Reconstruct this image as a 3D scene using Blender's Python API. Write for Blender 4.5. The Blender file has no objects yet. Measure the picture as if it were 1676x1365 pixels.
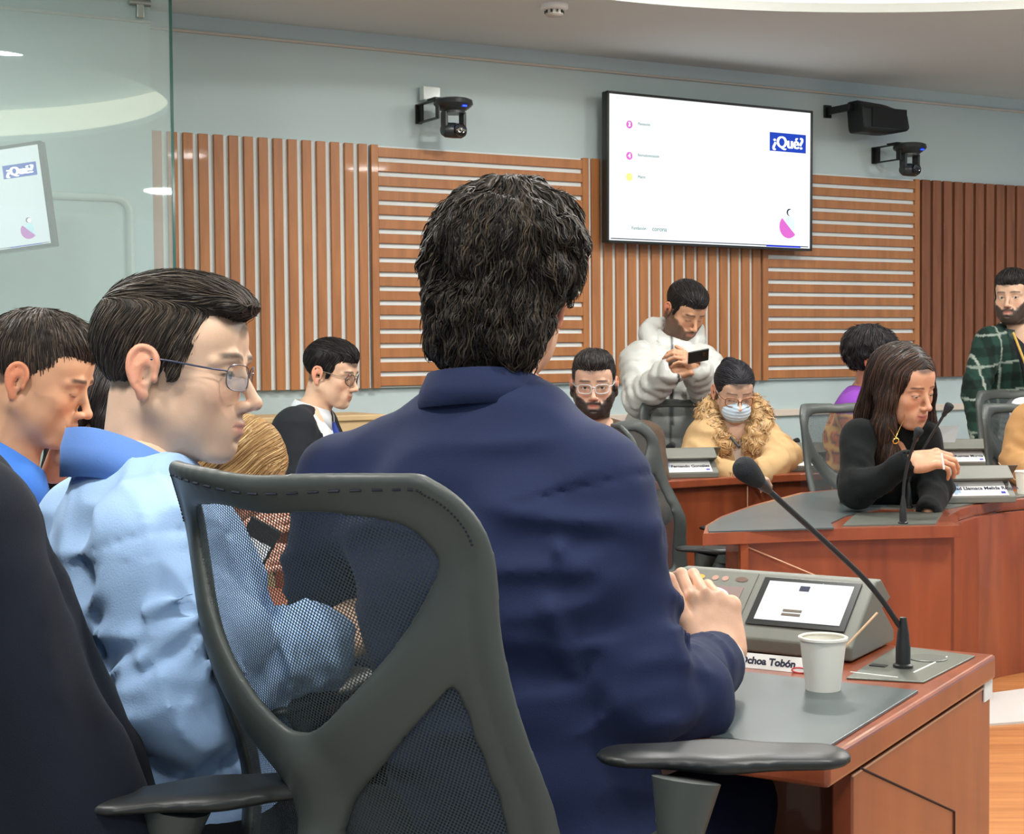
import bpy, bmesh, math, random
import numpy as np
from mathutils import Vector, Matrix
random.seed(7); np.random.seed(7)
scene = bpy.context.scene
COL = scene.collection

# ------------------------------------------------------------------ camera, world, lights, exposure
FPX = 2600.0; PITCH = 0.0413; ROLL = 0.008; CAM = Vector((0, 0, 1.22))
_f = Vector((0, math.cos(PITCH), -math.sin(PITCH))); _u0 = Vector((0, math.sin(PITCH), math.cos(PITCH))); _r0 = Vector((1, 0, 0))
_r = _r0 * math.cos(ROLL) - _u0 * math.sin(ROLL); _u = _r0 * math.sin(ROLL) + _u0 * math.cos(ROLL)
camd = bpy.data.cameras.new('camera'); cam = bpy.data.objects.new('camera', camd); COL.objects.link(cam)
camd.sensor_width = 36.0; camd.lens = FPX / 1676 * 36.0; camd.clip_start = 0.05; camd.clip_end = 60
M = Matrix((_r, _u, -_f)).transposed().to_4x4(); M.translation = CAM; cam.matrix_world = M
scene.camera = cam
def ray(px, py): return _f + _r * ((px - 838) / FPX) - _u * ((py - 682.5) / FPX)
def W(px, py, d):                       # point of the place seen at that pixel, d metres ahead
    v = ray(px, py); return CAM + v * (d / v.y)
def G(px, py, z):                       # the same on a level plane
    v = ray(px, py); return CAM + v * ((z - CAM.z) / v.z)
WD = Vector((0.866, 0.5, 0)); WN = Vector((0.5, -0.866, 0)); W0 = Vector((0, 7.6, 0))
def WALL(px, py, off=0.0):
    v = ray(px, py); return CAM + v * (((W0 + WN * off - CAM).dot(WN)) / v.dot(WN))

scene.view_settings.view_transform = 'Standard'; scene.view_settings.look = 'None'
scene.view_settings.gamma = 1.0; scene.view_settings.use_curve_mapping = False
scene.view_settings.exposure = 0.42
world = bpy.data.worlds.new('world'); scene.world = world; world.use_nodes = True
bg = world.node_tree.nodes['Background']; bg.inputs[0].default_value = (0.74, 0.88, 1.0, 1); bg.inputs[1].default_value = 0.50
def area(loc, size, power, color=(1, 0.985, 0.95), rot=(0, 0, 0)):
    l = bpy.data.lights.new('ceiling_lamp', 'AREA'); l.shape = 'DISK'; l.size = size; l.energy = power; l.color = color
    o = bpy.data.objects.new('ceiling_lamp', l); COL.objects.link(o); o.location = loc; o.rotation_euler = rot
    return o
CEIL = 2.66
RINGS = [(0.0, 2.10, 1.98, 1.98, 0.0), (1.65, 5.75, 1.85, 1.13, 0.0)]
def recess(x, y): return any(((x - R[0]) / R[2]) ** 2 + ((y - R[1]) / R[3]) ** 2 < 1 for R in RINGS)
def lamp_z(x, y): return CEIL + (0.225 if recess(x, y) else -0.014)
LAMPS = [(0.44, 3.2), (-1.0, 1.4), (1.0, 1.2), (-1.6, 4.2), (2.2, 3.6), (0.9, 5.7), (2.6, 5.7), (4.2, 7.0), (-2.6, 3.9), (4.9, 0.3), (3.6, 4.2), (0.0, -0.8)]
for (x, y) in LAMPS: area((x, y, lamp_z(x, y) - 0.008), 0.30, 24)

# ------------------------------------------------------------------ helpers
def lin(c): return tuple(((x / 255) / 12.92 if x / 255 <= 0.04045 else ((x / 255 + 0.055) / 1.055) ** 2.4) for x in c)
def c4(c): return (*lin(c), 1.0)
MATS = {}
def mat(name, col, rough=0.6, metal=0.0, spec=0.5, bump=None, vary=None, attr=False, sss=0.0, emit=None, sheen=0.0, coat=0.0):
    if name in MATS: return MATS[name]
    m = bpy.data.materials.new(name); m.use_nodes = True; nt = m.node_tree; N = nt.nodes; L = nt.links
    b = N['Principled BSDF']; b.inputs['Base Color'].default_value = c4(col); b.inputs['Roughness'].default_value = rough
    b.inputs['Metallic'].default_value = metal; b.inputs['Specular IOR Level'].default_value = spec
    b.inputs['Coat Weight'].default_value = coat; b.inputs['Sheen Weight'].default_value = sheen
    tc = N.new('ShaderNodeTexCoord'); last = None
    if attr:
        a = N.new('ShaderNodeAttribute'); a.attribute_name = 'Col'; last = a.outputs['Color']; L.new(last, b.inputs['Base Color'])
    if vary:
        n = N.new('ShaderNodeTexNoise'); n.inputs['Scale'].default_value = vary[0]; n.inputs['Detail'].default_value = 4
        L.new(tc.outputs['Object'], n.inputs['Vector'])
        r = N.new('ShaderNodeMapRange'); r.inputs['From Min'].default_value = 0.3; r.inputs['From Max'].default_value = 0.7
        r.inputs['To Min'].default_value = 1 - vary[1]; r.inputs['To Max'].default_value = 1 + vary[1]
        L.new(n.outputs['Fac'], r.inputs['Value'])
        mx = N.new('ShaderNodeVectorMath'); mx.operation = 'SCALE'; L.new(r.outputs['Result'], mx.inputs['Scale'])
        if last: L.new(last, mx.inputs[0])
        else: mx.inputs[0].default_value = lin(col)
        L.new(mx.outputs[0], b.inputs['Base Color'])
    if bump:
        n = N.new('ShaderNodeTexNoise'); n.inputs['Scale'].default_value = bump[0]; n.inputs['Detail'].default_value = 3
        L.new(tc.outputs['Object'], n.inputs['Vector'])
        bp = N.new('ShaderNodeBump'); bp.inputs['Strength'].default_value = bump[1]; bp.inputs['Distance'].default_value = bump[2] if len(bump) > 2 else 0.002
        L.new(n.outputs['Fac'], bp.inputs['Height']); L.new(bp.outputs[0], b.inputs['Normal'])
    if sss:
        b.inputs['Subsurface Weight'].default_value = sss; b.inputs['Subsurface Radius'].default_value = (0.012, 0.005, 0.003); b.inputs['Subsurface Scale'].default_value = 1.0
    if emit: b.inputs['Emission Color'].default_value = c4(emit[0]); b.inputs['Emission Strength'].default_value = emit[1]
    MATS[name] = m; return m
def wood(name, c1, c2, scale=(30, 30, 2.0), rough=0.35, coat=0.2, axis='Z'):
    m = mat(name, c1, rough, coat=coat); nt = m.node_tree; N = nt.nodes; L = nt.links; b = N['Principled BSDF']
    tc = N.new('ShaderNodeTexCoord'); mp = N.new('ShaderNodeMapping'); mp.inputs['Scale'].default_value = scale
    n = N.new('ShaderNodeTexNoise'); n.inputs['Scale'].default_value = 1; n.inputs['Detail'].default_value = 6; n.inputs['Distortion'].default_value = 0.6
    L.new(tc.outputs['Object'], mp.inputs[0]); L.new(mp.outputs[0], n.inputs['Vector'])
    n2 = N.new('ShaderNodeTexNoise'); n2.inputs['Scale'].default_value = 1.3; L.new(tc.outputs['Object'], n2.inputs['Vector'])
    ad = N.new('ShaderNodeMath'); ad.operation = 'MULTIPLY_ADD'; ad.inputs[1].default_value = 0.7; L.new(n.outputs['Fac'], ad.inputs[0])
    m3 = N.new('ShaderNodeMath'); m3.operation = 'MULTIPLY'; m3.inputs[1].default_value = 0.3; L.new(n2.outputs['Fac'], m3.inputs[0]); L.new(m3.outputs[0], ad.inputs[2])
    cr = N.new('ShaderNodeValToRGB'); cr.color_ramp.elements[0].position = 0.32; cr.color_ramp.elements[0].color = c4(c2)
    cr.color_ramp.elements[1].position = 0.68; cr.color_ramp.elements[1].color = c4(c1)
    L.new(ad.outputs[0], cr.inputs[0]); L.new(cr.outputs[0], b.inputs['Base Color']); return m
def tag(o, label=None, cat=None, group=None, kind=None):
    if label: o['label'] = label
    if cat: o['category'] = cat
    if group: o['group'] = group
    if kind: o['kind'] = kind
    return o
def empty(name, loc=(0, 0, 0), rz=0.0, label=None, cat=None, group=None):
    o = bpy.data.objects.new(name, None); COL.objects.link(o); o.location = loc; o.rotation_euler = (0, 0, rz); o.empty_display_size = 0.1
    return tag(o, label, cat, group)
class MB:
    def __init__(s): s.v = []; s.f = []; s.mi = []; s.m = 0
    def add(s, vs, fs):
        n = len(s.v); s.v += [tuple(v) for v in vs]; s.f += [tuple(i + n for i in f) for f in fs]; s.mi += [s.m] * len(fs); return s
    def box(s, c, h, R=None, taper=1.0):
        c = Vector(c); vs = []
        for z in (-1, 1):
            for y in (-1, 1):
                for x in (-1, 1):
                    k = taper if z > 0 else 1
                    p = Vector((x * h[0] * k, y * h[1] * k, z * h[2])); vs.append(c + (R @ p if R else p))
        return s.add(vs, [(0, 2, 3, 1), (4, 5, 7, 6), (0, 1, 5, 4), (2, 6, 7, 3), (0, 4, 6, 2), (1, 3, 7, 5)])
    def prism(s, pts, z0, z1):          # outline (xy) extruded in z
        n = len(pts); vs = [(p[0], p[1], z0) for p in pts] + [(p[0], p[1], z1) for p in pts]
        a = sum(pts[i][0] * pts[(i + 1) % n][1] - pts[(i + 1) % n][0] * pts[i][1] for i in range(n))
        r = list(range(n)); 
        if a < 0: r = r[::-1]
        fs = [tuple(r[::-1]), tuple(i + n for i in r)] + [(r[i], r[(i + 1) % n], r[(i + 1) % n] + n, r[i] + n) for i in range(n)]
        return s.add(vs, fs)
    def extr(s, pts, vec):              # planar 3d outline extruded along vec
        n = len(pts); vec = Vector(vec); vs = [Vector(p) for p in pts] + [Vector(p) + vec for p in pts]
        fs = [tuple(range(n))[::-1], tuple(range(n, 2 * n))] + [(i, (i + 1) % n, (i + 1) % n + n, i + n) for i in range(n)]
        return s.add(vs, fs)
    def tube(s, path, rad, seg=10, cap=True):
        path = [Vector(p) for p in path]; n = len(path); rs = rad if isinstance(rad, (list, tuple)) else [rad] * n
        vs = []; up = None
        for i, p in enumerate(path):
            t = (path[min(i + 1, n - 1)] - path[max(i - 1, 0)]).normalized()
            if up is None: up = Vector((0, 0, 1)) if abs(t.z) < 0.9 else Vector((0, 1, 0))
            a = t.cross(up); a = a.normalized() if a.length > 1e-6 else Vector((1, 0, 0)); b = a.cross(t).normalized(); up = b
            for k in range(seg):
                q = 2 * math.pi * k / seg; vs.append(p + (a * math.cos(q) + b * math.sin(q)) * rs[i])
        fs = [(i * seg + k, i * seg + (k + 1) % seg, (i + 1) * seg + (k + 1) % seg, (i + 1) * seg + k) for i in range(n - 1) for k in range(seg)]
        if cap: fs += [tuple(range(seg))[::-1], tuple(range((n - 1) * seg, n * seg))]
        return s.add(vs, fs)
    def lathe(s, prof, c=(0, 0, 0), seg=32, R=None, cap=True):   # prof: (r, z)
        c = Vector(c); vs = []
        for r, z in prof:
            for k in range(seg):
                q = 2 * math.pi * k / seg; p = Vector((r * math.cos(q), r * math.sin(q), z)); vs.append(c + (R @ p if R else p))
        n = len(prof); fs = [(i * seg + k, i * seg + (k + 1) % seg, (i + 1) * seg + (k + 1) % seg, (i + 1) * seg + k) for i in range(n - 1) for k in range(seg)]
        if cap and prof[0][0] > 1e-6: fs.append(tuple(range(seg))[::-1])
        if cap and prof[-1][0] > 1e-6: fs.append(tuple(range((n - 1) * seg, n * seg)))
        return s.add(vs, fs)
    def grid(s, P):                     # P[i][j] points
        a = len(P); b = len(P[0]); return s.add([p for r in P for p in r], [(i * b + j, i * b + j + 1, (i + 1) * b + j + 1, (i + 1) * b + j) for i in range(a - 1) for j in range(b - 1)])
    def build(s, name, mats, parent=None, smooth=False, bevel=0.0, solid=0.0, seg=2, ang=0.6):
        me = bpy.data.meshes.new(name); me.from_pydata(s.v, [], s.f); me.update()
        for m in (mats if isinstance(mats, (list, tuple)) else [mats]): me.materials.append(m)
        me.polygons.foreach_set('material_index', s.mi)
        if smooth: me.polygons.foreach_set('use_smooth', [True] * len(s.f)); 
        o = bpy.data.objects.new(name, me); COL.objects.link(o)
        if parent: o.parent = parent
        if solid: md = o.modifiers.new('solid', 'SOLIDIFY'); md.thickness = solid; md.offset = 0
        if bevel: md = o.modifiers.new('bevel', 'BEVEL'); md.width = bevel; md.segments = seg; md.limit_method = 'ANGLE'; md.angle_limit = ang
        if smooth: me.set_sharp_from_angle(angle=math.radians(45))
        return o
def text_mesh(txt, size, bold=0.0, extrude=0.0005, align='CENTER', font_scale_x=1.0):
    cu = bpy.data.curves.new('t', 'FONT'); cu.body = txt; cu.size = size; cu.extrude = extrude; cu.offset = bold; cu.align_x = align; cu.align_y = 'CENTER'
    o = bpy.data.objects.new('t', cu); COL.objects.link(o); dg = bpy.context.evaluated_depsgraph_get(); dg.update()
    me = bpy.data.meshes.new_from_object(o.evaluated_get(dg)); bpy.data.objects.remove(o); bpy.data.curves.remove(cu)
    for v in me.vertices: v.co.x *= font_scale_x
    return me
def place_mesh(me, name, m, mtx, parent=None):
    me.transform(mtx); me.materials.clear(); me.materials.append(m); o = bpy.data.objects.new(name, me); COL.objects.link(o)
    if parent: o.parent = parent
    return o
def frame_mtx(o, x, y, z):
    m = Matrix((Vector(x), Vector(y), Vector(z))).transposed().to_4x4(); m.translation = Vector(o); return m
def copy_tree(o, parent=None):
    c = o.copy(); COL.objects.link(c)
    if parent: c.parent = parent
    for ch in list(o.children): copy_tree(ch, c)
    return c
def smooth_path(pts, n=6):
    pts = [Vector(p) for p in pts]; out = []
    for i in range(len(pts) - 1):
        a = pts[max(i - 1, 0)]; b = pts[i]; c = pts[i + 1]; d = pts[min(i + 2, len(pts) - 1)]
        for k in range(n):
            t = k / n; out.append(0.5 * ((2 * b) + (c - a) * t + (2 * a - 5 * b + 4 * c - d) * t * t + (3 * b - a - 3 * c + d) * t ** 3))
    out.append(pts[-1]); return out

# ------------------------------------------------------------------ materials
m_wall = mat('wall_paint', (193, 209, 211), 0.85, bump=(220, 0.12), vary=(1.1, 0.025))
m_ceil = mat('ceiling_paint', (216, 222, 222), 0.9, vary=(0.8, 0.03))
m_trim = mat('cream_trim', (206, 196, 184), 0.6)
m_slat = wood('slat_wood', (190, 126, 74), (160, 102, 58), (22, 22, 3), 0.45, 0.1)
m_slatd = wood('slat_wood_deep', (150, 92, 60), (118, 68, 42), (22, 22, 3), 0.5, 0.05)
m_groove = mat('white_backing', (226, 234, 234), 0.8)
m_dgroove = mat('brown_backing', (96, 66, 48), 0.8)
m_desk = wood('desk_wood', (152, 78, 46), (120, 56, 34), (14, 14, 2.5), 0.28, 0.35)
m_floor = wood('floor_wood', (192, 130, 74), (150, 92, 46), (2, 40, 10), 0.4, 0.2)
m_white = mat('white_stone', (196, 194, 190), 0.5)
m_black = mat('black_plastic', (26, 29, 30), 0.42)
m_dark = mat('charcoal_plastic', (62, 68, 66), 0.46, bump=(900, 0.15, 0.0006))
m_steel = mat('grey_metal_plate', (112, 116, 108), 0.38, metal=0.55)
m_cons = mat('console_grey', (104, 106, 98), 0.5, bump=(1200, 0.1, 0.0004))
m_leather = mat('desk_pad_leather', (74, 84, 86), 0.30, bump=(700, 0.15, 0.0006), vary=(9, 0.08))
m_paper = mat('paper_white', (232, 234, 232), 0.7)
m_scr = mat('lit_screen', (10, 10, 10), 0.3, emit=((246, 250, 252), 0.80))
m_ink = mat('dark_ink', (30, 34, 60), 0.7)
m_lamp = mat('lamp_glow', (255, 255, 255), 0.5, emit=((255, 253, 246), 14.0))
def paint(name, c, e=0.0): return mat(name, c, 0.6, emit=(c, e) if e else None)

# ------------------------------------------------------------------ setting
def floor_poly(name, pts, z, m, th=0.05):
    b = MB(); b.prism(pts, z - th, z); return tag(b.build(name, m), kind='structure')
floor_poly('floor', [(-7, -2), (9, -2), (9, 13), (-7, 13)], 0.0, mat('floor_grey_boards', (158, 150, 140), 0.5))
# raised inner well, orange boards with a white stone band running round it
ws = [G(x, y, 0.2) for x, y in ((1560, 1196), (1620, 1188), (1676, 1184), (1760, 1176), (1900, 1166))]
wf = [G(x, y, 0.2) for x, y in ((1900, 1112), (1760, 1120), (1676, 1130), (1600, 1140), (1540, 1150))]
floor_poly('floor_inner', [(0.9, 2.55), (3.4, 2.0), (4.6, 4.6), (3.0, 5.6), (1.1, 5.2), (0.65, 3.6)], 0.2, m_floor, 0.2)
b = MB(); b.prism([(p.x, p.y) for p in ws + wf], 0.2, 0.206); tag(b.build('floor_band', m_white), kind='structure')

# back wall (with a proud section on the far left)
pL = WALL(238, 300); sL = (pL - W0).dot(WD)
def wall_box(name, s0, s1, off, th, m, z0=0, z1=CEIL + 0.4):
    a = W0 + WD * s0 + WN * off; c = W0 + WD * s1 + WN * off; n = -WN * th
    b = MB(); b.prism([(a.x, a.y), (c.x, c.y), ((c + n).x, (c + n).y), ((a + n).x, (a + n).y)], z0, z1)
    return tag(b.build(name, m), kind='structure')
wall_box('wall_back', sL - 0.3, 6.5, 0, 0.15, m_wall)
wall_box('wall_left', -6.0, sL, 0.10, 0.15, m_wall)
def strip_z(py1, py2, px): return WALL(px, py1).z, WALL(px, py2).z
def wall_strip(name, s0, s1, z, hz, off, m, kind='structure'):
    c = W0 + WD * ((s0 + s1) / 2) + WN * off; R = Matrix((WD, -WN, Vector((0, 0, 1)))).transposed()
    b = MB(); b.box((c.x, c.y, z), ((s1 - s0) / 2, 0.012, hz), R); return tag(b.build(name, m, bevel=0.004), kind=kind)
def S(px): return (WALL(px, 400) - W0).dot(WD)
wall_strip('trim_1', sL, 6.4, WALL(983, 117).z, 0.006, 0.004, m_trim)
wall_strip('trim_2', -5.5, sL, WALL(983, 117).z, 0.006, 0.104, m_trim)
wall_strip('trim_3', sL, 6.4, 0.5 * (WALL(1030, 683).z + WALL(1500, 668).z), 0.018, 0.012, mat('ledge_cream', (224, 210, 196), 0.6))

# ceiling with two lit recesses
def ell_pts(cx, cy, rx, ry, n=72, rot=0.0):
    return [(cx + rx * math.cos(t) * math.cos(rot) - ry * math.sin(t) * math.sin(rot), cy + rx * math.cos(t) * math.sin(rot) + ry * math.sin(t) * math.cos(rot)) for t in [2 * math.pi * k / n for k in range(n)]]
cu = bpy.data.curves.new('c', 'CURVE'); cu.dimensions = '2D'; cu.fill_mode = 'BOTH'; cu.extrude = 0.02
for pts in [[(-7, -2), (9, -2), (9, 13), (-7, 13)]] + [ell_pts(*R[:4], rot=R[4]) for R in RINGS]:
    sp = cu.splines.new('POLY'); sp.points.add(len(pts) - 1); sp.use_cyclic_u = True
    for q, p in zip(sp.points, pts): q.co = (p[0], p[1], 0, 1)
o = bpy.data.objects.new('c', cu); COL.objects.link(o); dg = bpy.context.evaluated_depsgraph_get(); dg.update()
me = bpy.data.meshes.new_from_object(o.evaluated_get(dg)); bpy.data.objects.remove(o)
me.transform(Matrix.Translation((0, 0, CEIL + 0.02))); me.materials.clear(); me.materials.append(m_ceil)
o = bpy.data.objects.new('ceiling', me); COL.objects.link(o); tag(o, kind='structure')
m_glow = mat('cove_glow', (255, 255, 255), 0.6, emit=((255, 240, 205), 2.6))
for i, R in enumerate(RINGS):
    b = MB(); b.prism(ell_pts(R[0], R[1], R[2] + 0.16, R[3] + 0.16, rot=R[4]), CEIL + 0.24, CEIL + 0.28)
    tag(b.build('ceiling_recess', m_ceil), kind='structure')
    o1 = ell_pts(*R[:4], rot=R[4]); o2 = ell_pts(R[0], R[1], R[2] + 0.16, R[3] + 0.16, rot=R[4]); n = len(o1)
    b = MB(); b.add([(p[0], p[1], CEIL + 0.04) for p in o2] + [(p[0], p[1], CEIL + 0.24) for p in o2], [(k, (k + 1) % n, (k + 1) % n + n, k + n) for k in range(n)])
    t = b.build('ceiling_cove_light', m_glow)
    tag(t, ['ring of warm light hidden in the round ceiling recess over the room', 'curved cream cove light in the ceiling above the wall screen'][i], 'cove light')
for (x, y) in LAMPS:
    b = MB(); b.lathe([(0.0, 0.006), (0.17, 0.006), (0.175, 0.0), (0.19, 0.0), (0.19, 0.012), (0, 0.012)], (x, y, lamp_z(x, y)), 32)
    t = b.build('downlight', m_lamp, smooth=True); tag(t, 'round white recessed downlight in the ceiling', 'ceiling light', 'round ceiling downlights')

# ------------------------------------------------------------------ slatted wall panels
def slat_panel(s0, s1, z0, z1, vertical, n, label, m, back, frac=0.66, edge=0.0):
    root = empty('slat_panel', tuple(W0 + WD * ((s0 + s1) / 2) + WN * 0.03 + Vector((0, 0, z0))), math.atan2(WD.y, WD.x), label, 'wall panel')
    w = s1 - s0; h = z1 - z0
    b = MB(); b.box((0, 0.016, h / 2), (w / 2 - 0.002, 0.010, h / 2 - 0.002)); b.build('backing', back, root)
    b = MB()
    if vertical:
        p = w / n
        for i in range(n): b.box((-w / 2 + p * (i + 0.5), 0.0, h / 2), (p * frac / 2, 0.009, h / 2))
    else:
        p = h / n
        for i in range(n): b.box((0, 0.0, p * (i + 0.5)), (w / 2 - edge, 0.009, p * frac / 2))
        for sx in (-1, 1): b.box((sx * (w / 2 - edge / 2), -0.001, h / 2), (edge / 2, 0.010, h / 2))
    b.build('slats', m, root, bevel=0.0015, seg=1)
    return root
zt = WALL(983, 262).z; zb = WALL(983, 628).z
slat_panel(S(242), S(601), zb, zt, True, 15, 'tall panel of vertical orange wood slats at the left end, partly behind the glass', m_slat, m_groove, 0.63)
slat_panel(S(603), S(957), zb, zt, False, 17, 'panel of horizontal wood slats behind the head of the man in navy', m_slat, m_groove, 0.66, 0.035)
slat_panel(S(959), S(1240), zb, zt, True, 15, 'panel of vertical wood slats beneath the large wall screen', m_slat, m_groove, 0.68)
slat_panel(S(1241), S(1497), zb, zt, False, 17, 'panel of horizontal wood slats to the right of the large screen', m_slat, m_groove, 0.66, 0.035)
slat_panel(S(1499), S(2000), zb, zt, True, 32, 'dark panel of close vertical slats behind the man in plaid', m_slatd, m_dgroove, 0.74)

# ------------------------------------------------------------------ televisions
m_tvb = mat('tv_frame', (22, 26, 26), 0.3)
def slide(root, w, h, y, full=True):
    """content of the slide on the local xz plane at y, origin at the screen centre"""
    def quad(name, x0, x1, z0, z1, m, off=0.001, par=root):
        b = MB(); b.box(((x0 + x1) / 2, y - off, (z0 + z1) / 2), ((x1 - x0) / 2, 0.0004, (z1 - z0) / 2)); return b.build(name, m, par)
    def txt(s, x, z, size, m, bold=0.0, align='CENTER', off=0.0016, name='lettering', sx=1.0):
        me = text_mesh(s, size, bold, 0.0003, align, sx); return place_mesh(me, name, m, frame_mtx((x, y - off, z), (1, 0, 0), (0, 0, 1), (0, -1, 0)), root)
    blue = paint('slide_blue', (8, 62, 190), 0.35); mag = paint('slide_magenta', (196, 92, 186), 0.5); yel = paint('slide_yellow', (232, 226, 120), 0.6)
    wt = paint('slide_white', (250, 252, 252), 0.8); teal = paint('slide_teal', (60, 120, 116), 0.35); pale = paint('slide_pale', (214, 226, 224), 0.66); nv = paint('slide_dark', (30, 50, 70), 0.1)
    quad('title_box', 0.285 * w, 0.475 * w, 0.20 * h, 0.335 * h, blue)
    for ox in (-0.0035, -0.0018, 0, 0.0018, 0.0035): txt('¿Qué?', 0.380 * w + ox, 0.264 * h, 0.118 * h, wt)
    def disc(x, z, r, m, a0=0, a1=360, off=0.001, name='disc', sx=1.0):
        pts = [(x + sx * r * math.cos(math.radians(a)), z + r * math.sin(math.radians(a))) for a in np.linspace(a0, a1, 33)[:None if a1 - a0 < 360 else -1]]
        b = MB(); b.extr([(p[0], y - off, p[1]) for p in pts], (0, -0.0004, 0)); return b.build(name, m, root)
    disc(0.385 * w, -0.345 * h, 0.085 * h, mag, 135, 318, 0.0018, 'half_disc')
    b = MB()      # small figure standing in the half disc
    b.extr([(0.39 * w + dx * h, y - 0.001, -0.345 * h + dz * h) for dx, dz in ((-0.03, 0.0), (-0.035, 0.06), (-0.012, 0.075), (0.02, 0.07), (0.045, 0.04), (0.05, -0.03), (0.03, -0.03))], (0, -0.0004, 0))
    b.build('figure_body', paint('slide_ice', (190, 220, 232), 0.6), root)
    disc(0.392 * w - 0.004 * h, -0.345 * h + 0.105 * h, 0.026 * h, nv, 60, 300, 0.0014, 'figure_hair')
    disc(0.392 * w + 0.004 * h, -0.345 * h + 0.102 * h, 0.021 * h, wt, 0, 360, 0.0018, 'figure_face')
    quad('task_bar', -0.49 * w, 0.49 * w, -0.490 * h, -0.484 * h, nv)
    quad('task_highlight', 0.27 * w, 0.45 * w, -0.5 * h + 0.002, -0.487 * h, paint('slide_blue2', (10, 40, 210), 0.5), 0.0014)
    if full:
        for (x, z, m, n) in ((-0.405, 0.30, mag, '3'), (-0.405, 0.085, mag, '4'), (-0.405, -0.06, yel, '')):
            disc(x * w, z * h, 0.027 * h, m, sx=0.95)
            if n: txt(n, x * w, z * h, 0.04 * h, wt, 0.001)
        txt('Fundación', -0.36 * w, -0.41 * h, 0.030 * h, teal); txt('corona', -0.262 * w, -0.41 * h, 0.044 * h, teal)
        for s, x, z, m in (('Planeación', -0.365, 0.31, teal), ('Retroalimentación', -0.365, 0.095, teal), ('Matriz', -0.365, -0.055, teal),
                           ('Estrategias de participación ciudadana', -0.25, 0.25, pale), ('Seguimiento a los resultados', -0.14, 0.19, pale), ('Talleres con equipos', -0.17, 0.05, pale), ('Informes de avance', -0.2, -0.1, pale)):
            txt(s, x * w, z * h, 0.027 * h, m, 0, 'LEFT', sx=0.9)
def tv(loc, rz, tilt, w, h, label, full, rolly=0.0):
    root = empty('television', loc, 0, label, 'television', 'screens showing the slide'); root.rotation_euler = (Matrix.Rotation(rz, 3, 'Z') @ Matrix.Rotation(tilt, 3, 'X') @ Matrix.Rotation(rolly, 3, 'Y')).to_euler()
    b = MB(); b.box((0, 0.02, 0), (w / 2, 0.02, h / 2)); b.box((0, 0.055, 0), (w * 0.3, 0.03, h * 0.3)); b.build('housing', m_tvb, root, bevel=0.004)
    bz = 0.012; b = MB()
    for (cx, cz, hx, hz) in ((0, h / 2 - bz / 2, w / 2, bz / 2), (0, -h / 2 + bz / 2, w / 2, bz / 2), (-w / 2 + bz / 2, 0, bz / 2, h / 2), (w / 2 - bz / 2, 0, bz / 2, h / 2)): b.box((cx, -0.004, cz), (hx, 0.006, hz))
    b.build('bezel', m_tvb, root, bevel=0.001)
    b = MB(); b.box((0, -0.0025, 0), (w / 2 - bz, 0.0015, h / 2 - bz)); b.build('screen', m_scr, root)
    slide(root, w - 2 * bz, h - 2 * bz, -0.004, full); return root
ca = [WALL(994, 150, 0.13), WALL(1332, 181, 0.13), WALL(1324, 408, 0.13), WALL(990, 400, 0.13)]
cen = sum(ca, Vector()) / 4; tw = 0.5 * ((ca[1] - ca[0]).dot(WD) + (ca[2] - ca[3]).dot(WD)); th = 0.5 * ((ca[0] - ca[3]).z + (ca[1] - ca[2]).z)
tv(tuple(cen), math.atan2(WD.y, WD.x), 0.0, tw, th, 'large wide wall screen beneath the ceiling cove showing the full slide', True, 0.008)
# smaller one on the left, on an arm, seen through the glass
c2 = W(-70, 338, 5.86)
tv(tuple(c2), math.radians(-6), 0.0, 0.70, 0.385, 'screen at the left edge, tilted down, seen through the glass partition', False, -0.12)
b = MB(); b.tube([c2 + Vector((0, 0.08, 0.0)), c2 + Vector((-0.02, 0.2, 0.06)), c2 + Vector((-0.06, 0.30, 0.08))], 0.02, 8); t = b.build('television_bracket', m_black, smooth=True); tag(t, 'black arm holding the small left screen to the wall', 'bracket')

# whiteboard on the left wall
q = [(WALL(60, 318, 0.125) - W0).dot(WD), (WALL(212, 330, 0.125) - W0).dot(WD)]; z1 = WALL(140, 322, 0.125).z; z0 = 0.95
root = empty('whiteboard', tuple(W0 + WD * ((q[0] - 0.9 + q[1]) / 2) + WN * 0.115 + Vector((0, 0, z0))), math.atan2(WD.y, WD.x), 'pale framed board with rounded corners on the left wall behind the glass', 'whiteboard')
w = q[1] - q[0] + 0.9; h = z1 - z0
b = MB(); b.box((0, 0.006, h / 2), (w / 2, 0.008, h / 2)); b.build('board_surface', mat('board_pale', (186, 200, 198), 0.4), root)
b = MB()
pts = []
for (cx, cz, a0) in ((w / 2 - 0.06, h - 0.06, 0), (-w / 2 + 0.06, h - 0.06, 90), (-w / 2 + 0.06, 0.06, 180), (w / 2 - 0.06, 0.06, 270)):
    pts += [(cx + 0.06 * math.cos(math.radians(a0 + t)), -0.006, cz + 0.06 * math.sin(math.radians(a0 + t))) for t in range(0, 91, 15)]
b.tube(pts + [pts[0]], 0.017, 8, False); b.build('frame', mat('board_frame', (206, 214, 208), 0.5), root, smooth=True)

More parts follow.
